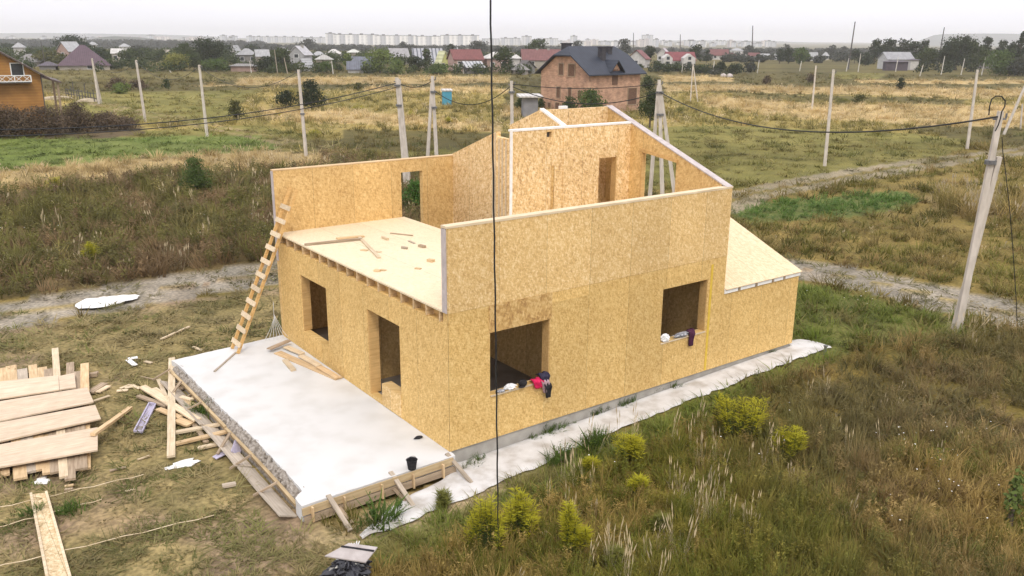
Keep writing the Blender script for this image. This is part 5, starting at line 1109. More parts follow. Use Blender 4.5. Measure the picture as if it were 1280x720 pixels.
# ------------------------------------------------------------------ ground: zones measured from the photo, as polygons on the ground
def poly_px(pts): return [(lambda p: (p.x, p.y))(at(x, max(y, 66), G0)) for x, y in pts]
def inpoly(x, y, P):
    c = np.zeros(np.shape(x), bool); n = len(P)
    for i in range(n):
        x1, y1 = P[i]; x2, y2 = P[(i+1) % n]
        if y1 == y2: continue
        k = ((y1 > y) != (y2 > y)) & (x < (x2-x1)*(y-y1)/(y2-y1)+x1); c ^= k
    return c
def dline(x, y, P):
    d = np.full(np.shape(x), 1e9)
    for (x1, y1), (x2, y2) in zip(P, P[1:]):
        dx, dy = x2-x1, y2-y1; t = np.clip(((x-x1)*dx+(y-y1)*dy)/(dx*dx+dy*dy), 0, 1); d = np.minimum(d, np.hypot(x-x1-t*dx, y-y1-t*dy))
    return d
# zone: ground colour a,b ; plant palette ; plant height ; density factor ; kind weights (short, tall, plume, leafy)
ZN = dict(
 rough=dict(g=((0.157, 0.128, 0.036), (0.225, 0.167, 0.057)), p=[(0.163, 0.148, 0.033), (0.217, 0.167, 0.057), (0.136, 0.128, 0.029), (0.273, 0.193, 0.073)], h=.35, d=1.0, k=(.4, .35, .03, .22)),
 fallow=dict(g=((0.085, 0.076, 0.030), (0.134, 0.112, 0.039)), p=[(0.100, 0.090, 0.030), (0.139, 0.112, 0.039), (0.080, 0.085, 0.023)], h=.45, d=.7, k=(.2, .3, .0, .5)),
 straw=dict(g=((0.326, 0.244, 0.114), (0.452, 0.341, 0.170)), p=[(0.553, 0.427, 0.227), (0.426, 0.329, 0.159), (0.376, 0.280, 0.125), (0.251, 0.207, 0.092)], h=.6, d=1.3, k=(.1, .6, .3, 0)),
 strawmix=dict(g=((0.202, 0.170, 0.057), (0.322, 0.249, 0.084)), p=[(0.431, 0.340, 0.122), (0.202, 0.170, 0.052), (0.162, 0.144, 0.043), (0.269, 0.222, 0.075), (0.511, 0.392, 0.160)], h=.6, d=1.2, k=(.15, .5, .15, .2)),
 green=dict(g=((0.125, 0.167, 0.038), (0.180, 0.213, 0.060)), p=[(0.130, 0.178, 0.038), (0.170, 0.207, 0.055), (0.110, 0.144, 0.038)], h=.14, d=.8, k=(.85, .1, 0, .05)),
 mown=dict(g=((0.142, 0.135, 0.037), (0.211, 0.188, 0.060)), p=[(0.149, 0.141, 0.037), (0.211, 0.181, 0.060), (0.124, 0.123, 0.032)], h=.15, d=.6, k=(.9, .05, 0, .05)),
 plough=dict(g=((0.065, 0.048, 0.030), (0.111, 0.086, 0.051)), p=[(0.117, 0.092, 0.043), (0.140, 0.103, 0.051)], h=.2, d=.25, k=(.5, .2, 0, .3)),
 weeds=dict(g=((0.102, 0.080, 0.033), (0.161, 0.117, 0.053)), p=[(0.168, 0.117, 0.057), (0.205, 0.138, 0.070), (0.147, 0.138, 0.038), (0.124, 0.110, 0.038), (0.233, 0.193, 0.066)], h=.85, d=1.5, k=(.1, .35, .04, .51)),
 tall=dict(g=((0.113, 0.094, 0.026), (0.193, 0.143, 0.043)), p=[(0.160, 0.159, 0.026), (0.223, 0.194, 0.038), (0.128, 0.137, 0.022), (0.272, 0.202, 0.060), (0.352, 0.252, 0.085), (0.193, 0.129, 0.047)], h=.5, d=2.2, k=(.36, .34, .006, .294)),
 lushy=dict(g=((0.106, 0.116, 0.034), (0.173, 0.170, 0.048)), p=[(0.146, 0.188, 0.034), (0.185, 0.214, 0.044), (0.212, 0.188, 0.063), (0.133, 0.156, 0.029)], h=.27, d=1.5, k=(.66, .26, .0, .08)),
 yard=dict(g=((0.195, 0.162, 0.072), (0.297, 0.235, 0.115)), p=[(0.178, 0.175, 0.058), (0.225, 0.199, 0.082), (0.284, 0.228, 0.106), (0.143, 0.150, 0.044)], h=.085, d=1.2, k=(1, 0, 0, 0)),
 bean=dict(g=((0.110, 0.130, 0.040), (0.143, 0.163, 0.050)), p=[(0.094, 0.169, 0.030), (0.132, 0.215, 0.045), (0.083, 0.143, 0.030)], h=.34, d=2.0, k=(.1, .1, 0, .8)),
 corn=dict(g=((0.191, 0.150, 0.066), (0.280, 0.212, 0.094)), p=[(0.458, 0.349, 0.140), (0.356, 0.262, 0.094), (0.229, 0.187, 0.056)], h=1.0, d=1.3, k=(0, .6, .4, 0)),
 lane=dict(g=((0.198, 0.168, 0.112), (0.300, 0.258, 0.181)), p=[(0.228, 0.198, 0.100), (0.180, 0.168, 0.069)], h=.1, d=.5, k=(1, 0, 0, 0)),
 track=dict(g=((.21, .185, .15), (.31, .28, .235)), p=[(.19, .165, .08), (.15, .14, .055)], h=.08, d=.3, k=(1, 0, 0, 0)),
)
ZL = list(ZN)
ZP = [
 ('strawmix', [(-200, 118), (1500, 118), (1500, 170), (-200, 200)]),
 ('fallow', [(-200, 90), (1500, 78), (1500, 104), (830, 104), (560, 98), (130, 108), (-200, 118)]),
 ('straw', [(250, 99), (560, 96), (640, 97), (640, 104), (240, 108)]), ('straw', [(420, 113), (560, 108), (640, 112), (640, 122), (430, 118)]),
 ('mown', [(100, 114), (330, 113), (345, 145), (240, 158), (60, 140)]), ('mown', [(390, 150), (250, 160), (100, 170), (-200, 172), (-200, 205), (300, 178), (420, 190)]),
 ('strawmix', [(330, 112), (640, 118), (640, 175), (560, 180), (400, 165), (290, 150)]),
 ('straw', [(330, 136), (460, 138), (560, 150), (640, 158), (640, 166), (540, 160), (430, 152), (330, 148)]),
 ('fallow', [(440, 160), (660, 168), (660, 185), (560, 190), (430, 178)]), ('fallow', [(640, 104), (830, 106), (830, 150), (640, 150)]),
 ('straw', [(640, 132), (800, 150), (800, 160), (640, 146)]), ('mown', [(500, 180), (640, 176), (640, 205), (500, 205)]),
 ('straw', [(820, 94), (928, 98), (930, 103), (830, 103)]), ('straw', [(830, 108), (1050, 108), (1290, 112), (1290, 124), (1180, 122), (1050, 117), (830, 116)]), ('straw', [(880, 122), (1040, 130), (1290, 132), (1290, 160), (1180, 162), (1050, 152), (880, 136)]),
 ('strawmix', [(780, 140), (1050, 150), (1200, 160), (1290, 158), (1290, 190), (1180, 176), (900, 160), (780, 160)]),
 ('straw', [(1080, 101), (1290, 100), (1290, 104), (1090, 105)]), ('mown', [(1050, 90), (1120, 92), (1110, 100), (1045, 98)]),
 ('mown', [(780, 160), (950, 158), (1130, 168), (1195, 178), (1190, 202), (1060, 212), (930, 236), (760, 240), (700, 210)]),
 ('rough', [(1190, 186), (1290, 180), (1700, 180), (1700, 420), (1290, 410), (1000, 320), (900, 290), (900, 245), (1100, 215)]),
 ('bean', [(905, 262), (950, 252), (1050, 244), (1118, 239), (1126, 250), (1100, 262), (1010, 274), (930, 280)]),
 ('corn', [(1132, 244), (1175, 236), (1290, 248), (1290, 284), (1200, 272), (1140, 258)]),
 ('green', [(-200, 176), (150, 172), (330, 168), (350, 184), (260, 196), (100, 206), (-200, 226)]),
 ('fallow', [(930, 117), (1060, 119), (1190, 123), (1190, 131), (1060, 128), (930, 124)]), ('fallow', [(820, 103), (1290, 105), (1290, 110), (830, 107)]), ('fallow', [(1100, 156), (1290, 160), (1290, 184), (1180, 177)]), ('fallow', [(330, 168), (480, 176), (640, 176), (640, 186), (470, 190), (380, 180)]), ('fallow', [(130, 100), (300, 98), (300, 106), (130, 110)]), ('fallow', [(640, 108), (830, 112), (830, 130), (640, 124)]),
 ('weeds', [(-200, 136), (60, 136), (165, 150), (185, 160), (120, 156), (-200, 158)]), ('plough', [(-200, 155), (120, 152), (178, 160), (186, 168), (100, 172), (-200, 176)]),
 ('weeds', [(-300, 222), (0, 214), (330, 186), (640, 205), (640, 330), (340, 330), (0, 380), (-300, 420)]),
 ('straw', [(-300, 232), (0, 214), (120, 204), (250, 192), (330, 186), (410, 194), (418, 208), (330, 212), (180, 220), (0, 240), (-300, 258)]),
]
ZPW = [(ZL.index(z), poly_px(P)) for z, P in ZP]
YARD = [(-60, 16), (3.5, 15.4), (3.5, 9), (-2.9, 9), (-3.2, 0), (-2.9, -1.6), (-3.6, -3.2), (-3.2, -6), (-3, -20), (-60, -20)]
TALL = [(-2.9, -1.5), (0, -1.15), (12.3, -.6), (15, 1.5), (18.2, -1.5), (19, -4), (30, -16), (30, -40), (-3, -40), (-3.2, -6), (-3.7, -3.2)]
LUSH = [(11.5, -.5), (12.5, 6), (17.6, 6.2), (18.0, 2.5), (18.6, -2), (16, -2.4), (13.8, -1.2)]
TRK = [(-60, 16.5), (-6, 17), (-1, 17.3), (4, 17.2), (9, 15.5), (13, 12.5), (17, 8.3), (19.8, 5.2), (20.3, 2.4), (20.35, -.4), (20.7, -2.4), (23.5, -9), (32, -22)]
TR2 = [tuple(at(x, y, G0).xy) for x, y in ((60, 112), (135, 132), (250, 155), (330, 172), (400, 186), (500, 204), (600, 222), (760, 250), (880, 262), (935, 243), (1000, 231), (1100, 212), (1200, 198), (1300, 186), (1500, 170))]
def zones(x, y):
    r = np.hypot(x-CAM.x, y-CAM.y); amp = np.clip(r*.035, .25, 6)
    wx = x+amp*(fbm(x*.35/np.clip(r/30, 1, 9), y*.35/np.clip(r/30, 1, 9), 3)-.5)*2; wy = y+amp*(fbm(x*.35/np.clip(r/30, 1, 9)+40, y*.35/np.clip(r/30, 1, 9), 8)-.5)*2
    z = np.full(np.shape(x), ZL.index('rough')); z[r > 120] = ZL.index('fallow')
    for k, P in ZPW: z[inpoly(wx, wy, P)] = k
    z[inpoly(wx, wy, YARD)] = ZL.index('yard'); 
    wx2 = x+.3*(fbm(x*1.2, y*1.2, 5)-.5); wy2 = y+.3*(fbm(x*1.2+9, y*1.2, 5)-.5)
    z[inpoly(wx2, wy2, TALL)] = ZL.index('tall'); z[inpoly(wx2, wy2, LUSH)] = ZL.index('lushy')
    edge = inpoly(x, y, [(-3, -1.3), (0, -1.0), (12.4, -.6), (13, -1.2), (6, -1.7), (0, -2.2), (-2.5, -2.6), (-3.2, -2.0)]); z[edge] = ZL.index('lushy')
    d1 = dline(wx2, wy2, TRK); z[d1 < 1.65+.5*(fbm(x*.5, y*.5, 12)-.5)] = ZL.index('track')
    mid = (d1 < .12+.25*(fbm(x*.8, y*.8, 14)-.3)); z[mid] = ZL.index('yard')
    d2 = dline(x, y, TR2); z[(d2 < 1.6+.8*(fbm(x*.3, y*.3, 13)-.5)) & (d2 > .25) & (x > 27)] = ZL.index('lane'); z[(x <= 27) & (abs(d2-.85) < .3+.3*(fbm(x*.3, y*.3, 13)-.5))] = ZL.index('yard')
    return z
# ground mesh, polar rings round the photographer
ang = np.concatenate([np.arange(-44, 44, .22), np.arange(44, 316, 4.0)])*math.pi/180+YAW
rr = [0.0]+list(1.2*1.0165**np.arange(0, 545)); rr = np.array([q for q in rr if q < 9000]+[9000])
A_, R_ = np.meshgrid(ang, rr[1:]); gx = CAM.x+R_*np.sin(A_); gy = CAM.y+R_*np.cos(A_)
zid = zones(gx, gy)
ga = np.array([ZN[k]['g'][0] for k in ZL]); gb = np.array([ZN[k]['g'][1] for k in ZL])
s_al = gx*R0.x+gy*R0.y; s_dp = gx*HF.x+gy*HF.y
sc = np.clip(R_/25, 1, 60)
nz = fbm(s_al*.5/sc, s_dp*1.4/sc, 21, 4)*.6+fbm(gx*2.1/sc, gy*2.1/sc, 31, 3)*.4
t_ = np.clip((nz-.3)*2.5, 0, 1)[..., None]
gc = ga[zid]*(1-t_)+gb[zid]*t_
# worn earth patches in the yard and straw tints further off
ye = (zid == ZL.index('yard')); p_ = np.clip((fbm(gx*.45, gy*.45, 55)-.52)*6, 0, 1)*ye; gc = gc*(1-p_[..., None])+np.array((.25, .185, .125))*p_[..., None]
dl = (fbm(s_al*.012, s_dp*.06, 77, 4)-.5)*(R_ > 60); gc = gc*np.clip(1+dl*1.1, .5, 1.6)[..., None]
sand = np.exp(-(((gx-(-1.0))/1.9)**2+((gy+1.0)/.5)**2)); sand = np.clip(sand*1.5, 0, 1)*(gy < -.2); gc = gc*(1-sand[..., None])+np.array((.42, .33, .21))*sand[..., None]
gzv = gz(gx, gy)+(fbm(gx*.9, gy*.9, 41)-.5)*.07*(R_ < 90)-.02
gzv = gzv+np.where(zid == ZL.index('track'), -.035, 0)*(R_ < 60)
under = inpoly(gx, gy, [(-3.1, -.3), (12.6, -.3), (12.6, 9.2), (-3.1, 9.2)]); gzv = np.where(under, G0-.12, gzv)
v = np.stack([gx, gy, gzv], -1).reshape(-1, 3); nr_, na = gx.shape
v = np.vstack([v, [[CAM.x, CAM.y, G0]]]); i0 = np.arange(nr_-1)[:, None]*na; j0 = np.arange(na)[None, :]; j1 = (j0+1) % na
f = np.stack([i0+j0, i0+na+j0, i0+na+j1, i0+j1], -1).reshape(-1, 4)
gm, nt, b = mat('ground_cover'); at_ = N(nt, 'ShaderNodeAttribute'); at_.attribute_name = 'col'
tc = N(nt, 'ShaderNodeTexCoord'); n1 = N(nt, 'ShaderNodeTexNoise'); n1.inputs['Scale'].default_value = 9; n1.inputs['Detail'].default_value = 8; L(nt, tc.outputs['Object'], n1.inputs[0])
n2 = N(nt, 'ShaderNodeTexNoise'); n2.inputs['Scale'].default_value = .8; n2.inputs['Detail'].default_value = 8; L(nt, tc.outputs['Object'], n2.inputs[0])
q = ramp(nt, n1.outputs[0], [(.3, (.62, .62, .62)), (.7, (1.4, 1.36, 1.3))]); q2 = ramp(nt, n2.outputs[0], [(.3, (.8, .82, .8)), (.7, (1.2, 1.17, 1.12))])
L(nt, mixc(nt, 1.0, mixc(nt, 1.0, at_.outputs[0], q, 'MULTIPLY'), q2, 'MULTIPLY'), b.inputs['Base Color']); b.inputs['Roughness'].default_value = .95; b.inputs['Specular IOR Level'].default_value = .1
bp = N(nt, 'ShaderNodeBump'); bp.inputs['Strength'].default_value = .6; bp.inputs['Distance'].default_value = .05; L(nt, n1.outputs[0], bp.inputs['Height']); L(nt, bp.outputs[0], b.inputs['Normal'])
gme = np_mesh('ground', v, f, gm); ca = gme.color_attributes.new('col', 'FLOAT_COLOR', 'POINT')
cc_ = np.ones((len(v), 4), np.float32); cc_[:-1, :3] = gc.reshape(-1, 3); cc_[-1, :3] = gc[0, 0]; ca.data.foreach_set('color', cc_.ravel()); gme.shade_smooth()
go = bpy.data.objects.new('ground', gme); C.objects.link(go); tag(go, kind='structure')

# ------------------------------------------------------------------ grasses and weeds
def blades(n, h, spread, lean, w, seed, segs=3, droop=.35):
    rs = np.random.RandomState(seed); V = []; Fc = []
    for k in range(n):
        a = rs.uniform(0, 6.283); r = spread*math.sqrt(rs.random()); bx, by = r*math.cos(a), r*math.sin(a); d = a+rs.normal()*.7; L_ = lean*rs.uniform(.3, 1.4); hh = h*rs.uniform(.55, 1.1); ww = w*rs.uniform(.6, 1.3); sx_, sy_ = -math.sin(d)*ww/2, math.cos(d)*ww/2
        b0 = len(V)
        for s in range(segs+1):
            t = s/segs; o = L_*t**1.6; z = hh*(t-droop*L_/max(h, .01)*t*t*.6); k2 = (1-t**1.5)*1+.06
            x, y = bx+math.cos(d)*o, by+math.sin(d)*o; V += [(x-sx_*k2, y-sy_*k2, z), (x+sx_*k2, y+sy_*k2, z)]
        for s in range(segs): q = b0+2*s; Fc.append((q, q+1, q+3, q+2))
    return V, Fc
def leafy(n, h, r, leaf, seed):
    rs = np.random.RandomState(seed); V = []; Fc = []
    ns = max(3, n//12); st = []
    for k in range(ns):
        a = rs.uniform(0, 6.283); d = r*rs.uniform(.2, 1); st.append((d*math.cos(a), d*math.sin(a), h*rs.uniform(.6, 1.05)))
        x, y, z = st[-1]; b0 = len(V); V += [(x*.3-.006, y*.3, 0), (x*.3+.006, y*.3, 0), (x+.003, y, z), (x-.003, y, z)]; Fc.append((b0, b0+1, b0+2, b0+3))
    for k in range(n):
        x, y, z = st[rs.randint(ns)]; t = rs.uniform(.2, 1)**.7; c = np.array([x*(.3+.7*t), y*(.3+.7*t), z*t])+rs.normal(size=3)*leaf*.8; nr = rs.normal(size=3)*.8; nr[2] += .8; nr /= np.linalg.norm(nr); a = np.cross(nr, rs.normal(size=3)); a /= np.linalg.norm(a); b_ = np.cross(nr, a); s = leaf*rs.uniform(.5, 1.2)
        b0 = len(V); V += [tuple(c-a*s), tuple(c-b_*s*.4), tuple(c+a*s), tuple(c+b_*s*.4)]; Fc.append((b0, b0+1, b0+2, b0+3))
    return V, Fc
def plume(n, h, spread, seed):
    V, Fc = blades(n*2, h*.55, spread, h*.25, .012, seed); rs = np.random.RandomState(seed+5)
    for k in range(n):
        a = rs.uniform(0, 6.283); r = spread*rs.random(); x, y = r*math.cos(a), r*math.sin(a); lx, ly = rs.normal()*.10*h, rs.normal()*.10*h; z = h*rs.uniform(.75, 1.1)
        b0 = len(V); V += [(x-.004, y, 0), (x+.004, y, 0), (x+lx+.004, y+ly, z*.8), (x+lx-.004, y+ly, z*.8)]; Fc.append((b0, b0+1, b0+2, b0+3))
        for e in range(2):
            ax, ay = (math.cos(e*1.57+a)*.022*h, math.sin(e*1.57+a)*.022*h); b0 = len(V); X, Y = x+lx, y+ly
            V += [(X, Y, z*.74), (X+ax+lx*.06, Y+ay, z*.86), (X+lx*.16, Y+ly*.16, z*1.04), (X-ax+lx*.06, Y-ay, z*.86)]; Fc.append((b0, b0+1, b0+2, b0+3))
    return V, Fc
gmt, nt, b = mat('plants'); ai = N(nt, 'ShaderNodeAttribute'); ai.attribute_type = 'INSTANCER'; ai.attribute_name = 'col'
L(nt, ai.outputs[0], b.inputs['Base Color']); b.inputs['Roughness'].default_value = .7; b.inputs['Specular IOR Level'].default_value = .15
tr = N(nt, 'ShaderNodeBsdfTranslucent'); L(nt, ai.outputs[0], tr.inputs[0]); mx = N(nt, 'ShaderNodeMixShader'); mx.inputs[0].default_value = .3
L(nt, b.outputs[0], mx.inputs[1]); L(nt, tr.outputs[0], mx.inputs[2]); L(nt, mx.outputs[0], nt.nodes['Material Output'].inputs[0])
PC = bpy.data.collections.new('plant_kinds')
protos = [blades(26, .9, .55, .55, .075, 1, 2), blades(26, 1.0, .5, .8, .06, 2, 2), blades(30, 1, .22, .35, .028, 3, 3), blades(30, 1.0, .26, .5, .024, 4, 3), plume(4, 1, .2, 5), plume(3, 1.05, .3, 6), leafy(90, .95, .3, .055, 7), leafy(80, 1.0, .36, .065, 8)]
for i, (V, Fc) in enumerate(protos):
    me = bpy.data.meshes.new('plant'); me.from_pydata(V, [], Fc); me.materials.append(gmt); o = bpy.data.objects.new('plant_%02d' % i, me); PC.objects.link(o)
def scatter(name, label, X, Y, Z, S, R, COL, IDX):
    n = len(X); me = bpy.data.meshes.new(name); me.vertices.add(n); me.vertices.foreach_set('co', np.stack([X, Y, Z], -1).astype(np.float32).ravel())
    for an, ty, dat, key in (('scl', 'FLOAT_VECTOR', S, 'vector'), ('rot', 'FLOAT_VECTOR', R, 'vector'), ('col', 'FLOAT_VECTOR', COL, 'vector'), ('pick', 'INT', IDX, 'value')):
        a = me.attributes.new(an, ty, 'POINT'); a.data.foreach_set(key, np.asarray(dat, np.int32 if ty == 'INT' else np.float32).ravel())
    o = bpy.data.objects.new(name, me); C.objects.link(o)
    ng = bpy.data.node_groups.new('scatter', 'GeometryNodeTree'); ng.interface.new_socket('Geometry', in_out='INPUT', socket_type='NodeSocketGeometry'); ng.interface.new_socket('Geometry', in_out='OUTPUT', socket_type='NodeSocketGeometry')
    gi = ng.nodes.new('NodeGroupInput'); g_o = ng.nodes.new('NodeGroupOutput'); ip = ng.nodes.new('GeometryNodeInstanceOnPoints'); ci = ng.nodes.new('GeometryNodeCollectionInfo')
    ci.inputs['Collection'].default_value = PC; ci.inputs['Separate Children'].default_value = True; ci.inputs['Reset Children'].default_value = True
    m2p = ng.nodes.new('GeometryNodeMeshToPoints')
    ng.links.new(gi.outputs[0], m2p.inputs[0]); ng.links.new(m2p.outputs[0], ip.inputs['Points']); ng.links.new(ci.outputs[0], ip.inputs['Instance']); ip.inputs['Pick Instance'].default_value = True
    def na_(nm, ty): x = ng.nodes.new('GeometryNodeInputNamedAttribute'); x.data_type = ty; x.inputs[0].default_value = nm; return x
    ng.links.new(na_('pick', 'INT').outputs[0], ip.inputs['Instance Index']); er = ng.nodes.new('FunctionNodeEulerToRotation'); ng.links.new(na_('rot', 'FLOAT_VECTOR').outputs[0], er.inputs[0]); ng.links.new(er.outputs[0], ip.inputs['Rotation'])
    ng.links.new(na_('scl', 'FLOAT_VECTOR').outputs[0], ip.inputs['Scale']); ng.links.new(ip.outputs[0], g_o.inputs[0])
    md = o.modifiers.new('scatter', 'NODES'); md.node_group = ng; tag(o, label, 'plants', None, 'stuff'); return o
LAM = 46.0
def sample(n, r0, r1, seed, pw):
    rs = np.random.RandomState(seed); u = rs.random(n); q = 2-pw; r = (r0**q+u*(r1**q-r0**q))**(1/q); a = YAW+rs.uniform(-.72, .72, n); return CAM.x+r*np.sin(a), CAM.y+r*np.cos(a), r
PW = 1.72; Q = 2-PW; R0_, R1_ = 8.0, 260.0
NT = int(LAM*1.44*12**PW*(R1_**Q-R0_**Q)/Q)
X, Y, Rr = sample(NT, R0_, R1_, 5, PW)
zi = zones(X, Y); rs = np.random.RandomState(9)
dn = np.array([ZN[k]['d'] for k in ZL])[zi]/2.2
clump = fbm(X*.5, Y*.5, 91); keep = rs.random(NT) < dn*(.55+.9*clump)
blockd = inpoly(X, Y, [(-3.95, -.45), (.1, -.42), (11.75, -.1), (11.75, 9.3), (-3.2, 9.1), (-4.0, 8.6)])
wk = (X > -2.6) & (X < 12.4) & (Y > np.interp(X, [-2.75, 0, .4, 4.8, 12.45], [-1.62, -1.50, -1.30, -.98, -.85])) & (Y < .3)
keep &= ~blockd & ~wk
# keep the laid timber free of grass
for (cx_, cy_, rx_, ry_) in ((-7.0, 8.2, 3.2, 3.9),): keep &= ~((abs(X-cx_) < rx_*.0))
X, Y, Rr, zi = X[keep], Y[keep], Rr[keep], zi[keep]; n = len(X)
stack = [(p.x, p.y) for p in (at(-60, 472), at(108, 460), at(124, 500), at(126, 560), at(100, 592), at(-60, 598))]; ins = inpoly(X, Y, stack)
X, Y, Rr, zi = X[~ins], Y[~ins], Rr[~ins], zi[~ins]; n = len(X)
H_ = np.array([ZN[k]['h'] for k in ZL])[zi]; KW = np.cumsum(np.array([ZN[k]['k'] for k in ZL])[zi], 1); u = rs.random(n)[:, None]*KW[:, -1:]; kd = (u > KW).sum(1); kd = np.clip(kd, 0, 3)
patch = fbm(X*.22, Y*.22, 61); kd = np.where((kd == 1) & (patch > .62) & np.isin(zi, [ZL.index('tall')]) & (rs.random(n) < .05), 2, kd)
pick = kd*2+rs.randint(0, 2, n)
wdt = np.clip((Rr/13)**.62, .8, 5)
hs = H_*rs.uniform(.55, 1.25, n)*(.55+.9*fbm(X*.35+7, Y*.35, 71))
SX = np.where(kd == 0, .33*(.7+.6*rs.random(n)), np.maximum(.5, H_*.9))*wdt; SX = np.where(kd == 3, SX*.85, SX)
hs = np.where(kd == 0, np.minimum(hs, .30)*np.clip(wdt*.8, 1, 2.2), hs)
PAL = [np.array(ZN[k]['p']) for k in ZL]; col = np.zeros((n, 3)); pn = np.clip((fbm(X*.3, Y*.3, 101)-.25)*2, 0, .999)
for k in range(len(ZL)):
    m_ = zi == k
    if m_.any(): j = np.clip(((.55*pn[m_]+.45*rs.random(m_.sum()))*len(PAL[k])).astype(int), 0, len(PAL[k])-1); col[m_] = PAL[k][j]
# dry brown drift at the lower right, greener near the house
br_ = np.clip((X-1.5)/5-(Y+6)/6, 0, 1)*(zi == ZL.index('tall'))*np.clip((fbm(X*.25, Y*.25, 33)-.3)*3, 0, 1); col = col*(1-.6*br_[:, None])+np.array((.15, .11, .07))*.6*br_[:, None]
col = np.where((kd == 2)[:, None], np.array((.6, .5, .33))*rs.uniform(.75, 1.1, n)[:, None], col); col = np.where((kd == 2)[:, None] | (zi != 0)[:, None], col, col)
vr = np.clip(1.15-Rr/220, .35, 1)[:, None]; col *= 1+(rs.uniform(.72, 1.3, n)[:, None]-1)*vr; col *= (1+.16*np.clip((Rr-40)/60, 0, 1))[:, None]; col *= np.clip(1+.35*(fbm(s_al.ravel()[0]*0+X*.12, Y*.12, 17)-.5)*2, .6, 1.4)[:, None]  # includes a brighter colour for distant plants, offsetting their self-shadowing
Zg = gz(X, Y)-.03; S_ = np.stack([SX, SX, hs], -1); Ro = np.stack([rs.normal(0, .16, n), rs.normal(0, .16, n), rs.uniform(0, 6.28, n)], -1)
low = np.isin(zi, [ZL.index(q) for q in ('yard', 'mown', 'green', 'track', 'lushy')])
scatter('grass', 'short grass of the yard, verges and mown fields', X[low], Y[low], Zg[low], S_[low], Ro[low], col[low], pick[low])
scatter('weeds', 'tall wild weeds and dry grasses of the open fields', X[~low], Y[~low], Zg[~low], S_[~low], Ro[~low], col[~low], pick[~low])
print('tufts', n)
# weeds along the foundation and on the walkway edge
ex = []; 
for (px, py, k, h_) in ((690, 537, 14, .2), (740, 517, 16, .22), (752, 513, 10, .2), (780, 505, 14, .22), (835, 485, 12, .2), (893, 462, 10, .25), (930, 452, 4, .12), (668, 545, 8, .12), (598, 575, 10, .16), (585, 580, 8, .14), (478, 652, 9, .4), (468, 662, 5, .3), (745, 555, 20, .35), (700, 573, 20, .3), (958, 446, 6, .12), (812, 491, 4, .12), (712, 531, 4, .1), (245, 470, 8, .15), (262, 515, 20, .25), (275, 505, 18, .25), (285, 520, 16, .25), (40, 645, 8, .2), (85, 642, 16, .2), (250, 512, 12, .2)):
    p = at(px, py, G0+.1 if px > 560 else G0)
    for j in range(k): ex.append((p.x+random.gauss(0, .16), p.y+random.gauss(0, .07), float(gz(p.x, p.y))+.03, h_*random.uniform(.6, 1.3), random.choice((6, 7, 2, 3, 0))))
ex = np.array(ex); n = len(ex); cl = np.array([(.07, .12, .025), (.10, .16, .03), (.09, .11, .03)])[rs.randint(0, 3, n)]
scatter('weeds', 'small green weeds sprouting along the footing, patio and white walkway', ex[:, 0], ex[:, 1], ex[:, 2], np.stack([ex[:, 3]*1.3, ex[:, 3]*1.3, ex[:, 3]], -1), np.stack([rs.normal(0, .2, n), rs.normal(0, .2, n), rs.uniform(0, 6.28, n)], -1), cl, ex[:, 4].astype(int))
# plumes in the foreground
pl = []
for (px, py, k) in ((720, 610, 16), (745, 575, 14), (785, 560, 10), (860, 625, 16), (880, 640, 18), (900, 655, 16), (830, 715, 18), (855, 705, 14), (755, 712, 16), (775, 715, 14), (960, 590, 8), (1060, 560, 6), (845, 560, 10), (870, 545, 8), (920, 590, 8), (1185, 420, 10), (1215, 425, 14), (1240, 420, 8), (240, 262, 10), (180, 275, 10), (70, 290, 12), (690, 650, 8), (1020, 500, 6), (880, 580, 8)):
    p = at(px, py)
    for j in range(max(3, int(k*.38))): pl.append((p.x+random.gauss(0, .3), p.y+random.gauss(0, .3), random.uniform(.65, 1.0)*(.9 if py > 300 else 1.3)))
pl = np.array(pl); n = len(pl); pz = gz(pl[:, 0], pl[:, 1])-.02
scatter('reed_grass', 'pale plumed grass stalks standing in the weeds', pl[:, 0], pl[:, 1], pz, np.stack([pl[:, 2]*.6, pl[:, 2]*.6, pl[:, 2]], -1), np.stack([rs.normal(0, .14, n), rs.normal(0, .14, n), rs.uniform(0, 6.28, n)], -1), np.array((.66, .55, .36))*rs.uniform(.7, 1.15, n)[:, None], rs.randint(4, 6, n))
# pale flower heads scattered through the weeds
fv = []; ff = []
for (px, py, k, sp_) in ((1150, 565, 40, .7), (1180, 620, 50, .8), (1130, 580, 25, .6), (1110, 655, 12, .5), (950, 590, 8, .6), (1010, 540, 8, .8), (905, 565, 6, .5), (1070, 380, 30, 1.5), (1120, 395, 20, 1.2), (760, 600, 5, .6), (1240, 560, 12, .9), (40, 300, 25, 2.0), (300, 285, 20, 2.0)):
    p = at(px, py)
    for j in range(max(2, k//4)):
        c = Vector((p.x+random.gauss(0, sp_*.6), p.y+random.gauss(0, sp_*.6), float(gz(p.x, p.y))+random.uniform(.38, .68))); s_ = random.uniform(.006, .012)*(1+(c-CAM).length/40); i0_ = len(fv)
        for e in range(6): a_ = e*math.pi/3; fv.append((c.x+s_*math.cos(a_), c.y+s_*math.sin(a_), c.z+random.uniform(-.004, .004)))
        fv.append((c.x, c.y, c.z+s_*.5))
        for e in range(6): ff.append((i0_+e, i0_+(e+1) % 6, i0_+6))
tag(np_obj('wild_flowers', np.array(fv), np.array(ff), M['foam']), 'tiny whitish flower heads scattered in the weeds', None, None, 'stuff')
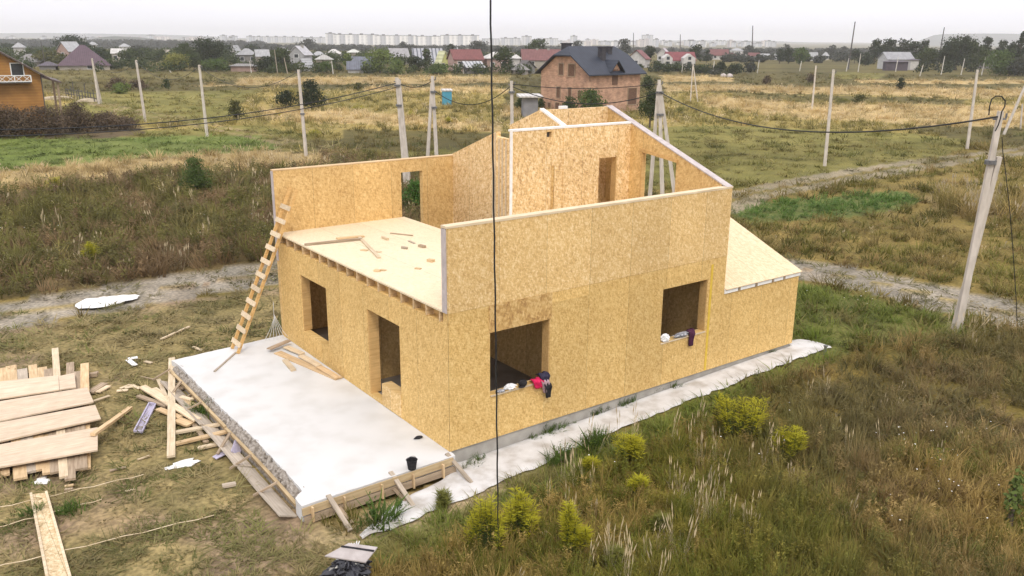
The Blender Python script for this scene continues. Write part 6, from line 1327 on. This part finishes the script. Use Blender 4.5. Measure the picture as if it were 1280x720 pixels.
# goldenrods: countable yellow plants
def goldenrod(px, py, top, wpx, label, dens=1.0, tint='gold'):
    b = at(px, py); wpx *= 1.25; D = (b-CAM).dot(HF); h = max(.35, top_over(b, px, top).z-b.z); w = wpx*D/F; t = thing('goldenrod', label, 'goldenrod', b)
    rr_ = random.Random(int(px*13+py)); mb = MB(); st = []; arms = [rr_.uniform(0, 6.28) for _ in range(4)]
    for k in range(int(12+w*15)):
        a = rr_.choice(arms)+rr_.gauss(0, .55); q = w/2*rr_.random()**.7*rr_.uniform(.6, 1.15); z = h*rr_.uniform(.7, 1.02)*(1-.25*(2*q/w)**2); z *= rr_.uniform(.75, 1.05); e = (q*math.cos(a), q*math.sin(a), z); st.append(e); mb.tube([(e[0]*.45, e[1]*.45, 0), (e[0]*.8, e[1]*.8, z*.6), e], [.008, .007, .004], 3, cap=False)
    mb.build('stem', FOL['olive'], t)
    V = []; Fc = []; V2 = []; F2 = []
    for (x, y, z) in st:
        for k in range(int(64*dens)):   # plume of small flower sprays
            a = rr_.uniform(0, 6.28); l = rr_.uniform(.05, .2); zz_ = z-rr_.random()**1.3*.42*h/1.0+.02; c = Vector((x+l*.5*math.cos(a), y+l*.5*math.sin(a), zz_)); d = Vector((math.cos(a), math.sin(a), rr_.uniform(.1, .7))).normalized(); s = d.cross(Vector((rr_.uniform(-1, 1), rr_.uniform(-1, 1), 1))).normalized()*.0065; d = d*l*.5
            i0_ = len(V); V += [tuple(c-d), tuple(c-s), tuple(c+d), tuple(c+s)]; Fc.append((i0_, i0_+1, i0_+2, i0_+3))
        for k in range(16):
            a = rr_.uniform(0, 6.28); t_ = rr_.uniform(.15, .8); l = .05; c = Vector((x*(.45+.55*t_)+.03*math.cos(a), y*(.45+.55*t_)+.03*math.sin(a), z*t_)); d = Vector((math.cos(a), math.sin(a), .3))*l; s = Vector((-math.sin(a), math.cos(a), 0))*.011; i0_ = len(V2); V2 += [tuple(c-d), tuple(c-s), tuple(c+d), tuple(c+s)]; F2.append((i0_, i0_+1, i0_+2, i0_+3))
    np_obj('flower_head', np.array(V), np.array(Fc), FOL[tint], t); np_obj('leaves', np.array(V2), np.array(F2), FOL['green'], t)
for (px, py, tp_, w_, l, tn) in ((612, 690, 626, 52, 'broad yellow goldenrod just left of the hanging cable', 'gold'), (645, 668, 612, 44, 'yellow goldenrod touching the right side of the hanging cable', 'gold'), (712, 690, 618, 20, 'slender bright goldenrod in the weeds right of the cable', 'gold'), (727, 690, 655, 14, 'small goldenrod tuft beside the slender bright one', 'gold'),
    (786, 575, 541, 44, 'goldenrod at the walkway edge below the middle of the wall', 'gold'), (797, 618, 594, 20, 'small flat goldenrod alone in the middle weeds', 'gold'), (924, 545, 487, 62, 'largest goldenrod clump near the right end of the walkway', 'gold'), (985, 575, 530, 42, 'goldenrod clump right of the largest one', 'gold'), (738, 590, 571, 12, 'tiny goldenrod between walkway and slender one', 'gold'), (828, 665, 645, 16, 'faint goldenrod low in the lower middle weeds', 'yellow'), (762, 704, 690, 26, 'greenish goldenrod at the bottom edge', 'yellow'), (552, 635, 615, 18, 'yellowing goldenrod beside the near end of the walkway', 'yellow'),
    (70, 240, 221, 26, 'goldenrod patch before the straw strip at far left', 'gold'), (112, 328, 302, 16, 'bright small goldenrod in the left brown weeds', 'gold'), (240, 250, 235, 20, 'goldenrod below the leafy green shrub', 'yellow'), (287, 262, 242, 18, 'goldenrod right of the leafy green shrub', 'yellow'), (448, 138, 131, 14, 'yellow tuft left of the thick double pole', 'gold'), (512, 146, 138, 12, 'yellow tuft right of the thick double pole', 'gold'), (560, 154, 145, 16, 'yellow tuft below the turquoise cabin', 'gold'), (393, 170, 161, 12, 'yellow tuft right of the fourth pole', 'gold'), (346, 145, 142, 9, 'tiny yellow tuft left of the dark shrub', 'gold'), (852, 142, 132, 18, 'yellow tuft right of the triple legged pole', 'yellow'), (1046, 128, 121, 32, 'wide yellow patch plant in the straw field at right', 'yellow'), (1274, 138, 130, 16, 'yellow tuft at the right edge by the slanting pole', 'yellow')):
    goldenrod(px, py, tp_, w_, l, 1.0 if py > 200 else .6, tn)
p = at(1262, 655); t = tree(1266, 0, 641, 26, 'light', 'bright green leafy weed at the lower right edge', base=p, name='weed', cat='weed', shape='bush')

# ------------------------------------------------------------------ light, sky, haze, camera
SUN_EL, SUN_AZ = rad(50), rad(208)     # azimuth from +Y clockwise: sun behind and left of the photographer
w = bpy.data.worlds.new("World"); bpy.context.scene.world = w; w.use_nodes = True; nt = w.node_tree; bgd = nt.nodes['Background']
sky = N(nt, 'ShaderNodeTexSky', sky_type='NISHITA'); sky.sun_disc = False; sky.sun_elevation = SUN_EL; sky.sun_rotation = SUN_AZ; sky.dust_density = 4; sky.air_density = 1; sky.altitude = 300
tc = N(nt, 'ShaderNodeTexCoord'); sx = N(nt, 'ShaderNodeSeparateXYZ'); L(nt, tc.outputs['Generated'], sx.inputs[0])
nz_ = N(nt, 'ShaderNodeTexNoise'); nz_.inputs['Scale'].default_value = 2.2; nz_.inputs['Detail'].default_value = 5; mp = N(nt, 'ShaderNodeMapping'); mp.inputs['Scale'].default_value = (1, 1, 6); L(nt, tc.outputs['Generated'], mp.inputs[0]); L(nt, mp.outputs[0], nz_.inputs[0])
CL = 13.0
cloud = ramp(nt, nz_.outputs[0], [(.3, (CL*.95, CL*.93, CL*1.0)), (.7, (CL*1.02, CL*1.01, CL*1.07))])
el = mth(nt, 'ADD', mth(nt, 'MULTIPLY', mth(nt, 'MAXIMUM', sx.outputs[2], 0.0), .55), 1.0); ce = N(nt, 'ShaderNodeCombineXYZ'); [L(nt, el, ce.inputs[i]) for i in range(3)]
ov = mixc(nt, 1.0, cloud, ce.outputs[0], 'MULTIPLY')
L(nt, mixc(nt, .82, sky.outputs[0], ov), bgd.inputs[0]); bgd.inputs[1].default_value = .1
sd = bpy.data.lights.new('sun', 'SUN'); sd.energy = 1.5; sd.angle = rad(14); sd.color = (1, .93, .80); so = bpy.data.objects.new('sun', sd); C.objects.link(so)
sv = Vector((math.sin(SUN_AZ)*math.cos(SUN_EL), math.cos(SUN_AZ)*math.cos(SUN_EL), math.sin(SUN_EL))); so.rotation_euler = sv.to_track_quat('Z', 'Y').to_euler(); so.location = sv*50
hb = MB(); hb.box(-8000, -8000, -14, 8000, 8000, 75); hz = bpy.data.materials.new('haze_air'); hz.use_nodes = True; nt = hz.node_tree; nt.nodes.remove(nt.nodes['Principled BSDF'])
pv = N(nt, 'ShaderNodeVolumePrincipled'); pv.inputs['Color'].default_value = (.975, .98, 1, 1); pv.inputs['Density'].default_value = .00023; pv.inputs['Anisotropy'].default_value = .2; L(nt, pv.outputs[0], nt.nodes['Material Output'].inputs['Volume'])
ho = hb.build('haze', hz); ho['kind'] = 'stuff'; ho['label'] = 'thin pale haze over the whole plain'
cd = bpy.data.cameras.new('camera'); co = bpy.data.objects.new('camera', cd); C.objects.link(co); bpy.context.scene.camera = co
cd.sensor_width = 36; cd.lens = 36*F/1280; cd.clip_end = 20000; cd.clip_start = .1
mw = Matrix((RT, UP, -FW)).transposed().to_4x4(); mw.translation = CAM; co.matrix_world = mw
s = bpy.context.scene; s.view_settings.view_transform = 'Standard'; s.view_settings.look = 'None'; s.view_settings.exposure = 0; s.view_settings.gamma = 1; s.view_settings.use_curve_mapping = False
s.cycles.max_bounces = 6; s.cycles.diffuse_bounces = 3; s.cycles.transparent_max_bounces = 6; s.cycles.volume_bounces = 2; s.cycles.use_denoising = True
for o in list(bpy.data.objects):
    if '_w' in o: del o['_w']
